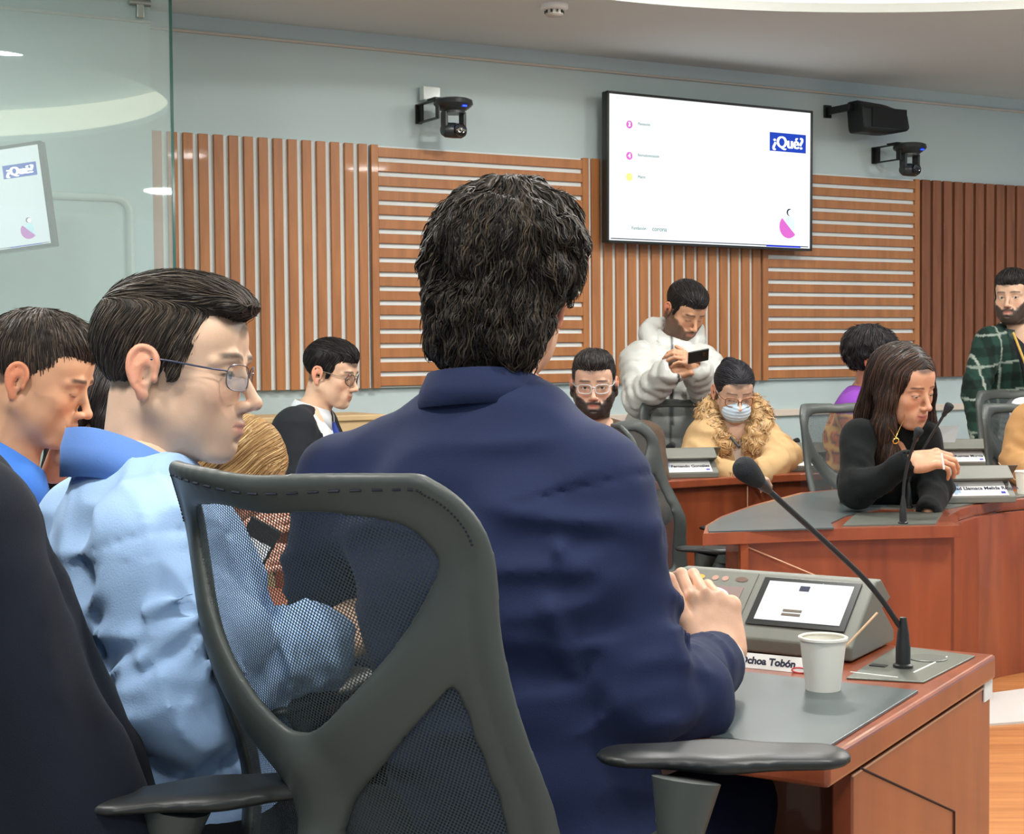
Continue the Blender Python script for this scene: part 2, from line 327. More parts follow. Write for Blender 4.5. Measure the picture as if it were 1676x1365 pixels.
# glass partition with its clamps
GA = W(289, 640, 5.9)
gz = CEIL - 0.02
m_glass = bpy.data.materials.new('green_glass'); m_glass.use_nodes = True; nt = m_glass.node_tree; N = nt.nodes; L = nt.links
for n in list(N): N.remove(n)
out = N.new('ShaderNodeOutputMaterial'); tr = N.new('ShaderNodeBsdfTransparent'); tr.inputs[0].default_value = (0.90, 0.96, 0.95, 1)
gl = N.new('ShaderNodeBsdfGlossy'); gl.inputs['Roughness'].default_value = 0.015; gl.inputs[0].default_value = (0.9, 1, 0.97, 1)
df = N.new('ShaderNodeBsdfDiffuse'); df.inputs[0].default_value = (0.72, 0.82, 0.80, 1)
m0 = N.new('ShaderNodeMixShader'); m0.inputs[0].default_value = 0.20; L.new(tr.outputs[0], m0.inputs[1]); L.new(df.outputs[0], m0.inputs[2])
fr = N.new('ShaderNodeFresnel'); fr.inputs[0].default_value = 1.52; ml = N.new('ShaderNodeMath'); ml.operation = 'MULTIPLY'; ml.inputs[1].default_value = 1.0; L.new(fr.outputs[0], ml.inputs[0])
mx = N.new('ShaderNodeMixShader'); L.new(ml.outputs[0], mx.inputs[0]); L.new(m0.outputs[0], mx.inputs[1]); L.new(gl.outputs[0], mx.inputs[2]); L.new(mx.outputs[0], out.inputs[0])
gd = WD
root = empty('glass_partition', (GA.x, GA.y, 0), math.atan2(gd.y, gd.x), 'tall greenish glass partition panel at the left of the picture', 'glass partition')
b = MB(); b.box((-1.5, 0, gz / 2), (1.5, 0.0002, gz / 2)); b.build('pane', m_glass, root)
b = MB(); b.box((0.0, 0, gz / 2), (0.0045, 0.006, gz / 2)); b.build('glass_edge', mat('glass_edge_green', (44, 92, 84), 0.12, spec=0.8), root)
b = MB(); b.box((-0.09, -0.02, gz - 0.03), (0.05, 0.018, 0.03)); b.box((-0.12, -0.02, gz - 0.10), (0.013, 0.010, 0.10)); b.tube([(-0.16, -0.02, gz - 0.145), (-0.08, -0.02, gz - 0.145)], 0.013, 12)
b.build('clamp', mat('brushed_steel', (150, 160, 154), 0.3, metal=0.8), root, bevel=0.002)
# tan cabinet behind the row on the left
b = MB(); a = WALL(330, 640, 0.38); c = WALL(600, 640, 0.38); R3 = Matrix((WD, -WN, Vector((0, 0, 1)))).transposed()
m_ = (a + c) / 2; zc = W(420, 681, m_.y).z
b.box((m_.x, m_.y, zc / 2), ((c - a).length / 2, 0.16, zc / 2), R3); b.box((m_.x, m_.y, zc - 0.01), ((c - a).length / 2 + 0.01, 0.17, 0.012), R3)
tag(b.build('cabinet', mat('tan_laminate', (212, 182, 136), 0.5, vary=(6, 0.04)), bevel=0.004), 'low tan cabinet against the wall behind the young man in black suit', 'cabinet')

# ------------------------------------------------------------------ wall cameras, speaker, smoke detector
m_cam = mat('camera_grey', (44, 50, 52), 0.35); m_bracket = mat('bracket_black', (14, 16, 18), 0.4); m_lens = mat('lens_black', (10, 11, 16), 0.08, spec=0.9)
def ptz(px, py, s, label, first):
    p = WALL(px, py, 0.24 * s + 0.005); root = empty('surveillance_camera', tuple(p), math.atan2(WD.y, WD.x), label, 'camera', 'dome cameras on the wall')
    root.scale = (s, s, s)
    b = MB(); b.lathe([(0.0, 0.062), (0.085, 0.062), (0.108, 0.052), (0.112, 0.030), (0.102, 0.018), (0.078, 0.0), (0.066, -0.008), (0.066, -0.022), (0, -0.022)], (0, 0, 0), 36)
    b.build('base', m_cam, root, smooth=True)
    for sx in (-1, 1): b = MB(); b.box((sx * 0.058, 0, -0.055), (0.010, 0.030, 0.045)); b.build('yoke_arm', m_cam, root, bevel=0.006)
    b = MB(); b.lathe([(0, -0.072), (0.03, -0.07), (0.042, -0.05), (0.044, 0.0), (0.042, 0.05), (0.03, 0.07), (0, 0.072)], (0, 0, -0.115), 28, Matrix.Rotation(math.pi / 2, 3, 'Y')); b.build('head', m_cam, root, smooth=True)
    b = MB(); b.lathe([(0.0, 0.0), (0.036, 0.0), (0.038, 0.006), (0.036, 0.016), (0.026, 0.010), (0, 0.014)], (0.018, -0.036, -0.115), 28, Matrix.Rotation(math.pi / 2, 3, 'X')); b.build('lens', m_lens, root, smooth=True)
    b = MB(); b.box((0.02, -0.096, 0.012), (0.013, 0.006, 0.004)); b.build('status_light', mat('blue_led', (20, 60, 255), 0.4, emit=((10, 50, 255), 3.0)), root)
    b = MB(); b.box((-0.10, 0.21, 0.0), (0.004, 0.03, 0.055)); b.box((-0.10, 0.12, 0.052), (0.012, 0.12, 0.004)); b.box((-0.10, 0.12, -0.050), (0.012, 0.12, 0.004)); b.box((-0.055, 0.05, 0.062), (0.06, 0.05, 0.004)); b.box((-0.10, 0.235, 0.0), (0.02, 0.005, 0.055)); b.box((-0.10, 0.0, 0.0), (0.004, 0.02, 0.052))
    b.build('bracket', m_bracket, root)
    if first:
        b = MB(); b.box((-0.045, 0.2, 0.115), (0.055, 0.03, 0.04)); b.build('junction_box', mat('clear_plastic', (214, 224, 222), 0.12, spec=0.9), root, bevel=0.006)
ptz(742, 180, 0.80, 'dark pan-tilt camera on a wall bracket left of the large screen', True)
ptz(1489, 250, 0.80, 'dark pan-tilt camera on a wall bracket right of the large screen, below the speaker', False)
p = WALL(1436, 194, 0.185); root = empty('loudspeaker', tuple(p), math.atan2(WD.y, WD.x), 'black wall loudspeaker tilted on its bracket right of the large screen', 'loudspeaker'); root.scale = (0.82, 0.85, 0.85)
b = MB(); pr = []
for i, x in enumerate(np.linspace(-0.20, 0.20, 9)):
    t = (x + 0.2) / 0.4; hh = 0.098 * (1 - 0.10 * t - 0.42 * max(0, t - 0.55) ** 1.3 * 2); dz = -0.012 * t + 0.0
    ring = [Vector((x + 0.02 * (sz < 0), sy * 0.075 * (1 - 0.25 * max(0, t - 0.6)), dz + sz * hh)) for sy, sz in ((-1, -0.75), (-0.7, -1), (0.8, -1), (1, -0.8), (1, 0.8), (0.8, 1), (-0.4, 1), (-1, 0.55))]
    pr.append(ring)
vs = [v for r in pr for v in r]; n = 8
b.add(vs, [(i * n + k, i * n + (k + 1) % n, (i + 1) * n + (k + 1) % n, (i + 1) * n + k) for i in range(8) for k in range(n)] + [tuple(range(n))[::-1], tuple(range(8 * n, 9 * n))])
o = b.build('cabinet_shell', mat('speaker_black', (22, 28, 30), 0.5), root, smooth=True, bevel=0.01)
b = MB(); b.box((0.03, -0.078, -0.005), (0.15, 0.003, 0.06)); b.build('grille', mat('speaker_grille', (14, 18, 20), 0.7, bump=(2500, 0.6, 0.001)), root, bevel=0.003)
b = MB(); b.box((-0.215, 0.03, 0.055), (0.03, 0.03, 0.018)); b.box((-0.235, 0.11, 0.055), (0.012, 0.10, 0.022)); b.box((-0.235, 0.205, 0.055), (0.03, 0.006, 0.04)); b.build('bracket', m_bracket, root, bevel=0.003)
p = G(907, 8, CEIL); root = empty('smoke_detector', tuple(p), 0, 'small white smoke detector on the ceiling', 'smoke detector')
b = MB(); b.lathe([(0, 0), (0.058, 0.0), (0.058, -0.016), (0.05, -0.022), (0, -0.022)], seg=32); b.build('base', m_paper, root, smooth=True)
b = MB(); b.lathe([(0, -0.022), (0.036, -0.022), (0.038, -0.040), (0.030, -0.048), (0, -0.050)], seg=32)
b.build('sensor_head', mat('detector_grey', (196, 192, 186), 0.6), root, smooth=True)
b = MB()
for k in range(10):
    q = k * math.pi / 5; b.box((0.037 * math.cos(q), 0.037 * math.sin(q), -0.031), (0.004, 0.004, 0.006), Matrix.Rotation(q, 3, 'Z'))
b.build('vent_ring', m_black, root)
# ------------------------------------------------------------------ distance-field modelling (smooth organic shapes)
_lat = np.random.RandomState(3).rand(33, 33, 33).astype(np.float32)
def noise3(P):
    P = P % 32.0; i = np.floor(P).astype(np.int32); f = (P - i).astype(np.float32); f = f * f * (3 - 2 * f); i = i % 32; j = (i + 1) % 32
    x0, y0, z0 = i[..., 0], i[..., 1], i[..., 2]; x1, y1, z1 = j[..., 0], j[..., 1], j[..., 2]; fx, fy, fz = f[..., 0], f[..., 1], f[..., 2]
    a = _lat[x0, y0, z0] * (1 - fx) + _lat[x1, y0, z0] * fx; b = _lat[x0, y1, z0] * (1 - fx) + _lat[x1, y1, z0] * fx
    c = _lat[x0, y0, z1] * (1 - fx) + _lat[x1, y0, z1] * fx; d = _lat[x0, y1, z1] * (1 - fx) + _lat[x1, y1, z1] * fx
    return (a * (1 - fy) + b * fy) * (1 - fz) + (c * (1 - fy) + d * fy) * fz
def A(v): return np.array(v, dtype=np.float32)
def ss(x, a, b):
    t = np.clip((x - a) / (b - a), 0, 1); return t * t * (3 - 2 * t)
class SDF:
    def __init__(s, lo, hi, h):
        s.lo = A(lo); s.h = h; s.n = np.ceil((A(hi) - s.lo) / h).astype(int) + 1; s.D = np.full(tuple(s.n), 0.5, np.float32)
    def sub(s, lo, hi):
        a = np.clip(np.floor((A(lo) - s.lo) / s.h).astype(int), 0, s.n); b = np.clip(np.ceil((A(hi) - s.lo) / s.h).astype(int) + 1, 0, s.n)
        if np.any(b <= a): return None, None
        sl = tuple(slice(int(x), int(y)) for x, y in zip(a, b))
        g = np.stack(np.meshgrid(*[s.lo[i] + s.h * np.arange(a[i], b[i], dtype=np.float32) for i in range(3)], indexing='ij'), -1)
        return sl, g
    def comb(s, sl, d, k, op):
        D = s.D[sl]
        if op == '-': d = -d; D = -D
        if k > 0:
            hh = np.clip(0.5 + 0.5 * (D - d) / k, 0, 1); R = D * (1 - hh) + d * hh - k * hh * (1 - hh)
        else: R = np.minimum(D, d)
        if op == '-': R = -R
        s.D[sl] = R
    def ell(s, c, r, k=0.01, R=None, op='+'):
        c = A(c); r = A(r); m = max(r) + k + 2 * s.h; sl, g = s.sub(c - m, c + m)
        if sl is None: return s
        p = g - c
        if R is not None: p = p @ A(R)
        if np.allclose(r, r[0]): d = np.linalg.norm(p, axis=-1) - r[0]
        else:
            k0 = np.linalg.norm(p / r, axis=-1); k1 = np.linalg.norm(p / (r * r), axis=-1) + 1e-9; d = k0 * (k0 - 1) / k1
            d = np.where(k0 < 0.05, -min(r), d)
        if op == '-': s.D[sl] = -_smin(-s.D[sl], d, k)
        else: s.D[sl] = _smin(s.D[sl], d, k)
        return s
    def cone(s, a, b, ra, rb, k=0.01, sc=None, R=None, op='+'):
        a = A(a); b = A(b); m = max(ra, rb) * (max(sc) if sc is not None else 1) + k + 2 * s.h
        sl, g = s.sub(np.minimum(a, b) - m, np.maximum(a, b) + m)
        if sl is None: return s
        p = g - a; ba = b - a
        if sc is not None:
            Rm = A(R) if R is not None else np.eye(3, dtype=np.float32); s1 = A(sc); p = (p @ Rm) / s1; ba = (ba @ Rm) / s1
        t = np.clip((p @ ba) / (ba @ ba + 1e-12), 0, 1); d = np.linalg.norm(p - t[..., None] * ba, axis=-1) - (ra + (rb - ra) * t)
        if sc is not None: d = d * min(s1)
        s.D[sl] = -_smin(-s.D[sl], d, k) if op == '-' else _smin(s.D[sl], d, k); return s
    def box(s, c, h, rd=0.01, k=0.01, R=None, op='+'):
        c = A(c); h = A(h); m = float(np.linalg.norm(h)) + k + 2 * s.h; sl, g = s.sub(c - m, c + m)
        if sl is None: return s
        p = g - c
        if R is not None: p = p @ A(R)
        q = np.abs(p) - (h - rd); d = np.linalg.norm(np.maximum(q, 0), axis=-1) + np.minimum(q.max(-1), 0) - rd
        s.D[sl] = -_smin(-s.D[sl], d, k) if op == '-' else _smin(s.D[sl], d, k); return s
    def path(s, pts, rs, k=0.008, **kw):
        for i in range(len(pts) - 1): s.cone(pts[i], pts[i + 1], rs[i] if isinstance(rs, (list, tuple)) else rs, rs[i + 1] if isinstance(rs, (list, tuple)) else rs, k, **kw)
        return s
    def disp(s, fn, band=0.03):
        idx = np.nonzero(np.abs(s.D) < band); P = s.lo + s.h * np.stack(idx, -1).astype(np.float32); s.D[idx] -= fn(P).astype(np.float32); return s
    def cut(s, fn):                                     # keep where fn(P) < 0
        sl, g = s.sub(s.lo, s.lo + s.h * s.n); s.D = np.maximum(s.D, fn(g).astype(np.float32)); return s
    def sample(s, P):
        q = np.clip((P - s.lo) / s.h, 0, s.n - 1.001); i = q.astype(int); f = (q - i).astype(np.float32); D = s.D; x, y, z = i[:, 0], i[:, 1], i[:, 2]; r = 0
        for dx in (0, 1):
            for dy in (0, 1):
                for dz in (0, 1): r = r + D[x + dx, y + dy, z + dz] * (f[:, 0] if dx else 1 - f[:, 0]) * (f[:, 1] if dy else 1 - f[:, 1]) * (f[:, 2] if dz else 1 - f[:, 2])
        return r
    def grad(s, P):
        e = s.h; g = np.stack([s.sample(P + A(v) * e) - s.sample(P - A(v) * e) for v in ((1, 0, 0), (0, 1, 0), (0, 0, 1))], -1); return g / (np.linalg.norm(g, axis=-1, keepdims=True) + 1e-9)
    def nets(s, smooth=1):
        D = s.D.copy(); D[0], D[-1] = 1, 1; D[:, 0], D[:, -1] = 1, 1; D[:, :, 0], D[:, :, -1] = 1, 1
        I = D < 0; c = [(x, y, z) for x in (0, 1) for y in (0, 1) for z in (0, 1)]
        def cs(Q, o): return Q[o[0]:Q.shape[0] - 1 + o[0], o[1]:Q.shape[1] - 1 + o[1], o[2]:Q.shape[2] - 1 + o[2]]
        cnt = sum(cs(I, o).astype(np.int8) for o in c); act = (cnt > 0) & (cnt < 8); ii = np.nonzero(act); nv = len(ii[0])
        if nv == 0: return np.zeros((0, 3)), np.zeros((0, 4), int)
        V8 = {o: D[ii[0] + o[0], ii[1] + o[1], ii[2] + o[2]] for o in c}; acc = np.zeros((nv, 3), np.float32); w = np.zeros(nv, np.float32)
        for a in c:
            for ax in range(3):
                if a[ax]: continue
                b = list(a); b[ax] = 1; b = tuple(b); va, vb = V8[a], V8[b]; m = (va < 0) != (vb < 0); t = np.where(m, va / np.where(m, va - vb, 1), 0)
                p = np.zeros((nv, 3), np.float32) + A(a); p[:, ax] += t; acc += p * m[:, None]; w += m
        P = s.lo + s.h * (np.stack(ii, -1) + acc / w[:, None]); idm = np.full(act.shape, -1, np.int64); idm[ii] = np.arange(nv); F = []
        for ax in range(3):
            u, v = [(1, 2), (2, 0), (0, 1)][ax]; sa = [slice(None)] * 3; sb = [slice(None)] * 3
            sa[ax] = slice(0, -1); sb[ax] = slice(1, None)
            ia, ib = I[tuple(sa)], I[tuple(sb)]; e = np.array(np.nonzero(ia != ib)); ok = (e[u] > 0) & (e[v] > 0) & (e[u] < D.shape[u] - 1) & (e[v] < D.shape[v] - 1); e = e[:, ok]
            ins = I[tuple(e)]
            def cell(du, dv):
                q = e.copy(); q[u] += du; q[v] += dv; return idm[tuple(q)]
            q = np.stack([cell(-1, -1), cell(0, -1), cell(0, 0), cell(-1, 0)], -1); q[~ins] = q[~ins][:, ::-1]; F.append(q)
        F = np.concatenate(F); F = F[(F >= 0).all(1)]
        for _ in range(smooth):
            S_ = np.zeros_like(P); n_ = np.zeros(len(P), np.float32)
            for k in range(4):
                a_, b_ = F[:, k], F[:, (k + 1) % 4]
                for d_ in range(3): S_[:, d_] += np.bincount(a_, P[b_, d_], len(P)) + np.bincount(b_, P[a_, d_], len(P))
                n_ += np.bincount(a_, minlength=len(P)) + np.bincount(b_, minlength=len(P))
            P = (P * 0.5 + 0.5 * S_ / np.maximum(n_, 1)[:, None]).astype(np.float32)
        return P, F
def _smin(a, b, k):
    if k <= 0: return np.minimum(a, b)
    h = np.clip(0.5 + 0.5 * (a - b) / k, 0, 1); return a * (1 - h) + b * h - k * h * (1 - h)
class NM:                                               # numpy mesh: several pieces joined into one object
    def __init__(s): s.V = []; s.Q = []; s.T = []; s.C = []; s.n = 0
    def add(s, P, F, col=None, mtx=None):
        if len(P) == 0: return s
        P = np.asarray(P, np.float32)
        if mtx is not None: m = np.array(mtx, np.float32); P = P @ m[:3, :3].T + m[:3, 3]
        F = np.asarray(F); (s.Q if F.shape[1] == 4 else s.T).append(F + s.n); s.V.append(P); s.n += len(P)
        if col is None: col = (0.5, 0.5, 0.5)
        col = np.asarray(col, np.float32); s.C.append(np.tile(col, (len(P), 1)) if col.ndim == 1 else col); return s
    def build(s, name, m, parent=None, colors=True):
        V = np.concatenate(s.V); Q = np.concatenate(s.Q) if s.Q else np.zeros((0, 4), int); T = np.concatenate(s.T) if s.T else np.zeros((0, 3), int)
        me = bpy.data.meshes.new(name); me.vertices.add(len(V)); me.vertices.foreach_set('co', V.ravel())
        li = np.concatenate([Q.ravel(), T.ravel()]).astype(np.int32); me.loops.add(len(li)); me.loops.foreach_set('vertex_index', li)
        st = np.concatenate([np.arange(len(Q)) * 4, len(Q) * 4 + np.arange(len(T)) * 3]).astype(np.int32); me.polygons.add(len(st)); me.polygons.foreach_set('loop_start', st)
        me.polygons.foreach_set('use_smooth', np.ones(len(st), bool)); me.update(calc_edges=True)
        if colors:
            ca = me.color_attributes.new('Col', 'FLOAT_COLOR', 'POINT'); C = np.concatenate(s.C); ca.data.foreach_set('color', np.concatenate([C, np.ones((len(C), 1), np.float32)], 1).ravel())
        me.materials.append(m); o = bpy.data.objects.new(name, me); COL.objects.link(o)
        if parent: o.parent = parent
        return o
def L3(c): return A(lin(c))

# ------------------------------------------------------------------ near desk
DX = Vector((0.388, 0.625, 0)).normalized(); DL = Vector((-DX.y, DX.x, 0))      # depth direction and the way to the left
C0 = G(1357, 1240, 0.74); C1 = G(1633, 1071, 0.74); DEP = (C1 - C0).length
desk = empty('desk', (C0.x, C0.y, 0), math.atan2(DX.y, DX.x), 'near reddish wooden desk with leather pad under the navy man\'s hands', 'desk')
ZT = 0.74; LEN = 1.75                      # local x: depth, local y: to the left
b = MB(); b.prism([(0, 0), (DEP, 0), (DEP, LEN), (0, LEN)], ZT - 0.038, ZT); b.build('top', m_desk, desk, bevel=0.006, seg=3)
b = MB(); b.box(((0.10 + DEP) / 2, 0.022, (ZT - 0.045) / 2), ((DEP - 0.10) / 2 - 0.004, 0.014, (ZT - 0.045) / 2)); b.build('side_panel', m_desk, desk, bevel=0.003)
b = MB(); b.box((DEP - 0.06, LEN / 2, (ZT - 0.04) / 2), (0.012, LEN / 2 - 0.04, (ZT - 0.04) / 2)); b.build('front_panel', m_desk, desk)
b = MB(); b.box((DEP / 2, LEN - 0.04, (ZT - 0.04) / 2), (DEP / 2 - 0.06, 0.014, (ZT - 0.04) / 2)); b.build('side_panel', m_desk, desk, bevel=0.003)
m_line = mat('seam_dark', (52, 24, 18), 0.8); m_linel = mat('seam_pale', (214, 170, 140), 0.5)
def onside(px, py):                        # pixel on the desk's side plane -> local
    v = ray(px, py); n = DL; p = CAM + v * ((C0 + DL * 0.008 - CAM).dot(n) / v.dot(n)); q = p - C0; return Vector((q.dot(DX), 0.0072, p.z))
b = MB(); b.tube([onside(1405, 1256), onside(1561, 1328), onside(1561, 1500)], 0.0016, 6); b.build('panel_seam', m_line, desk)
b = MB(); b.box(((0.1 + DEP) / 2, 0.0075, ZT - 0.046), ((DEP - 0.10) / 2, 0.001, 0.0015)); b.build('edge_seam', m_linel, desk)
def L(px, py, z=ZT): p = G(px, py, z) - C0; return (p.dot(DX), p.dot(DL))
q = onside(1615, 1128); b = MB(); b.box((q.x, 0.006, q.z), (0.022, 0.001, 0.016)); b.build('sticker', m_paper, desk)
b = MB(); a1 = L(1503, 1134); a2 = L(1345, 1233)
b.prism([(a2[0], a2[1]), (a1[0], a1[1]), (a1[0], a1[1] + 0.85), (a2[0], a2[1] + 0.85)], ZT, ZT + 0.004); t = b.build('desk_pad', m_leather, bevel=0.001)
def to_desk(o): o.location = desk.location; o.rotation_euler = desk.rotation_euler
to_desk(t); tag(t, 'grey-blue leather writing pad on the near desk', 'desk pad')
b = MB(); pts = [L(1385, 1112), L(1512, 1119), L(1596, 1076), L(1470, 1059)]; b.prism(pts, ZT, ZT + 0.003); root = b.build('connection_plate', m_steel, bevel=0.001)
to_desk(root); tag(root, 'grey metal plate set in the near desk beside the touch console', 'connection plate')
b = MB(); c = L(1518, 1081); b.lathe([(0, 0), (0.030, 0), (0.030, 0.0012), (0.0285, 0.002), (0, 0.002)], (c[0], c[1], ZT + 0.003), 36); b.build('round_cap', mat('cap_grey', (96, 100, 94), 0.4, metal=0.4), root)
b = MB(); b.tube([(*L(1392, 1103), ZT + 0.003), (*L(1470, 1112), ZT + 0.003)], 0.001, 5); b.tube([(*L(1495, 1104), ZT + 0.003), (*L(1550, 1078), ZT + 0.003)], 0.0012, 5); b.build('engraved_line', m_paper, root)
b = MB(); c = L(1438, 1093); b.box((c[0], c[1], ZT + 0.0035), (0.008, 0.012, 0.001)); b.build('slot', m_black, root)

# console type A: seen from the user's side
def console(loc, rz, label, group, w=0.34, name_text=None, name=None):
    root = empty('conference_console', loc, rz, label, 'conference console', group)       # local: x right (user's view), y away from user
    prof = [(-0.085, 0.0), (-0.085, 0.022), (0.030, 0.110), (0.052, 0.110), (0.100, 0.074), (0.060, 0.062), (0.115, 0.020), (0.115, 0.0)]
    b = MB(); n = len(prof); vs = [(-w / 2, y, z) for y, z in prof] + [(w / 2, y, z) for y, z in prof]
    b.add(vs, [tuple(range(n)), tuple(range(2 * n - 1, n - 1, -1))] + [((i + 1) % n, i, i + n, (i + 1) % n + n) for i in range(n)])
    b.build('housing', m_cons, root, bevel=0.004, seg=3)
    sl = Vector((0, 0.115, 0.088)).normalized(); nr = Vector((0, -sl.z, sl.y)); o0 = Vector((0, -0.085, 0.022))
    def pt(x, t, off=0.0): return o0 + Vector((x, 0, 0)) + sl * (t * 0.94) + nr * off
    R = Matrix((Vector((1, 0, 0)), sl * 0.94, nr)).transposed()
    def panel(nm, x0, x1, t0, t1, m, off, par=root, th=0.0008, bev=0.0):
        b = MB(); b.box(pt((x0 + x1) / 2, (t0 + t1) / 2, off), ((x1 - x0) / 2, (t1 - t0) / 2, th), R); return b.build(nm, m, par, bevel=bev)
    panel('screen_bezel', -0.015, 0.150, 0.030, 0.142, m_tvb, 0.002, bev=0.001)
    s = panel('touch_screen', -0.003, 0.139, 0.042, 0.132, m_scr, 0.0035)
    panel('screen_line', 0.088, 0.0885, 0.042, 0.132, paint('pale_grey', (200, 206, 210), 0.5), 0.0048)
    panel('screen_icon', 0.053, 0.069, 0.112, 0.123, m_ink, 0.0048)
    panel('screen_button', 0.040, 0.071, 0.062, 0.067, mat('button_brown', (92, 80, 66), 0.5), 0.0048); panel('screen_button', 0.040, 0.071, 0.053, 0.058, MATS['button_brown'], 0.0048)
    panel('control_plate', -0.160, -0.028, 0.040, 0.150, m_cons, 0.0012, bev=0.0008)
    panel('control_screen', -0.150, -0.043, 0.050, 0.112, mat('small_screen', (120, 104, 100), 0.25, emit=((120, 100, 96), 0.4)), 0.0025)
    b = MB(); b.add([pt(-0.098 + 0.038 * math.cos(q), 0.082 + 0.026 * math.sin(q), 0.0042) for q in np.linspace(0, 2 * math.pi, 28, endpoint=False)], [tuple(range(28))]); b.build('round_display', m_scr, root)
    for x, m, r in ((-0.130, mat('button_amber', (206, 150, 60), 0.4, emit=((206, 140, 40), 0.3)), 0.011), (-0.053, mat('button_dark', (98, 74, 62), 0.4), 0.011), (-0.100, mat('button_rose', (170, 132, 118), 0.4), 0.006), (-0.082, MATS['button_rose'] if 'button_rose' in MATS else mat('button_rose', (170, 132, 118), 0.4), 0.006)):
        b = MB(); b.add([pt(x + r * math.cos(q), 0.131 + min(r, 0.006) * math.sin(q), 0.0028) for q in np.linspace(0, 2 * math.pi, 20, endpoint=False)], [tuple(range(20))]); b.build('button', m, root)
    # name card on the far slope
    a = Vector((0, 0.060, 0.062)); c = Vector((0, 0.115, 0.020)); d = (c - a).normalized(); nn = Vector((0, -d.z, d.y)); Rn = Matrix((Vector((-1, 0, 0)), -d, nn)).transposed()
    b = MB(); mid = (a + c) / 2 + nn * 0.0015; b.box(mid, (w * 0.40, 0.032, 0.0008), Rn); card = b.build('name_card', m_paper, root)
    if name_text:
        me = text_mesh(name_text, 0.019, 0.0004, 0.0002); place_mesh(me, 'lettering', m_ink, frame_mtx(mid + nn * 0.0016, (-1, 0, 0), -d, nn) @ Matrix.Translation((0.02, 0.0, 0)), card)
        b = MB(); b.box(mid + nn * 0.001 + Vector((w * 0.30, 0, 0)), (w * 0.07, 0.02, 0.0003), Rn); b.box(mid + nn * 0.001 + Vector((w * 0.30, 0, 0)) , (w * 0.02, 0.026, 0.0004), Rn); b.build('emblem', mat('card_emblem', (170, 196, 220), 0.6), card)
        b = MB(); b.box(mid + nn * 0.001 + Vector((-w * 0.34, 0.015, -0.012)), (w * 0.03, 0.005, 0.0003), Rn); b.build('mark', mat('card_blue', (70, 70, 170), 0.6), card)
    return root
cp = C0 + DX * (L(1388, 1087)[0] + 0.088) + DL * (L(1388, 1087)[1] + 0.165)
console((cp.x, cp.y, ZT + 0.003), math.atan2(DX.y, DX.x) - math.pi / 2, 'large grey touch console on the near desk with two lit screens', 'conference consoles')
# name strip in front of it
pa, pb = G(1190, 1090, ZT), G(1320, 1103, ZT); ux = (pb - pa).normalized(); uy = Vector((-ux.y, ux.x, 0)); up = (uy * 0.35 + Vector((0, 0, 1)) * 0.6).normalized(); nz = ux.cross(up)
cpt = (pa + pb) / 2 + up * 0.012; b = MB(); b.box(cpt, ((pb - pa).length / 2 + 0.01, 0.012, 0.001), Matrix((ux, up, nz)).transposed()); card = b.build('name_strip', m_paper)
tag(card, 'white paper name strip leaning on the near touch console beside the cup', 'name strip')
place_mesh(text_mesh('Ochoa Tobón', 0.0155, 0.0006, 0.0002), 'lettering', m_ink, frame_mtx(cpt + nz * 0.0012, ux, up, nz), card)
b = MB(); b.tube([cpt + ux * (0.052 + 0.012 * math.cos(q)) + up * (-0.008 + 0.004 * math.sin(q)) + nz * 0.001 for q in np.linspace(0.3, 5.9, 20)], 0.0012, 5); b.build('red_mark', mat('red_mark', (200, 60, 70), 0.5), card)

# paper cups
m_cup = mat('cup_white', (226, 224, 214), 0.55)
def cup(p, s, label, stick=None):
    root = empty('paper_cup', tuple(p), 0, label, 'cup', 'white paper cups')
    h = 0.073 * s; b = MB(); b.lathe([(0.0, 0.004), (0.0235 * s, 0.004), (0.024 * s, 0.0), (0.0325 * s, h), (0.0345 * s, h + 0.001), (0.0345 * s, h - 0.002), (0.0328 * s, h - 0.003)], seg=48, cap=False); 
    b.build('cup_wall', m_cup, root, smooth=True)
    b = MB(); b.lathe([(0.0315 * s, h), (0.0235 * s, 0.006), (0, 0.006)], seg=48, cap=False); b.lathe([(0.0318 * s + 0.0022 * math.cos(q), h + 0.0022 * math.sin(q)) for q in np.linspace(0, 2 * math.pi, 9)], seg=48, cap=False); b.build('rim', m_cup, root, smooth=True)
    return root
cpos = G(1347, 1128, ZT + 0.004); cup(cpos, 1.0, 'white paper cup with a stirring stick on the near desk pad')
top = W(1436, 1003, cpos.y + 0.02)
b = MB(); bot = cpos + Vector((-0.008, 0.004, 0.012)); b.tube([bot, W(1386, 1056, cpos.y + 0.008), top], 0.0017, 6); tag(b.build('stirring_stick', mat('stick_wood', (214, 178, 140), 0.6)), 'thin wooden stirring stick standing in the near paper cup', 'stirring stick', 'stirring sticks')
# tablet lying at the man's elbow
pt = G(985, 1192, ZT + 0.004); b = MB(); b.box((pt.x, pt.y, ZT + 0.009), (0.085, 0.055, 0.004), Matrix.Rotation(-0.15, 3, 'Z')); root = b.build('tablet', mat('silver', (190, 196, 202), 0.25, metal=0.7), bevel=0.003)
tag(root, 'silver tablet lying on the desk under the navy man\'s arm', 'tablet')
b = MB(); b.box((pt.x, pt.y, ZT + 0.0138), (0.078, 0.049, 0.0005), Matrix.Rotation(-0.15, 3, 'Z')); b.build('screen', m_black, root)

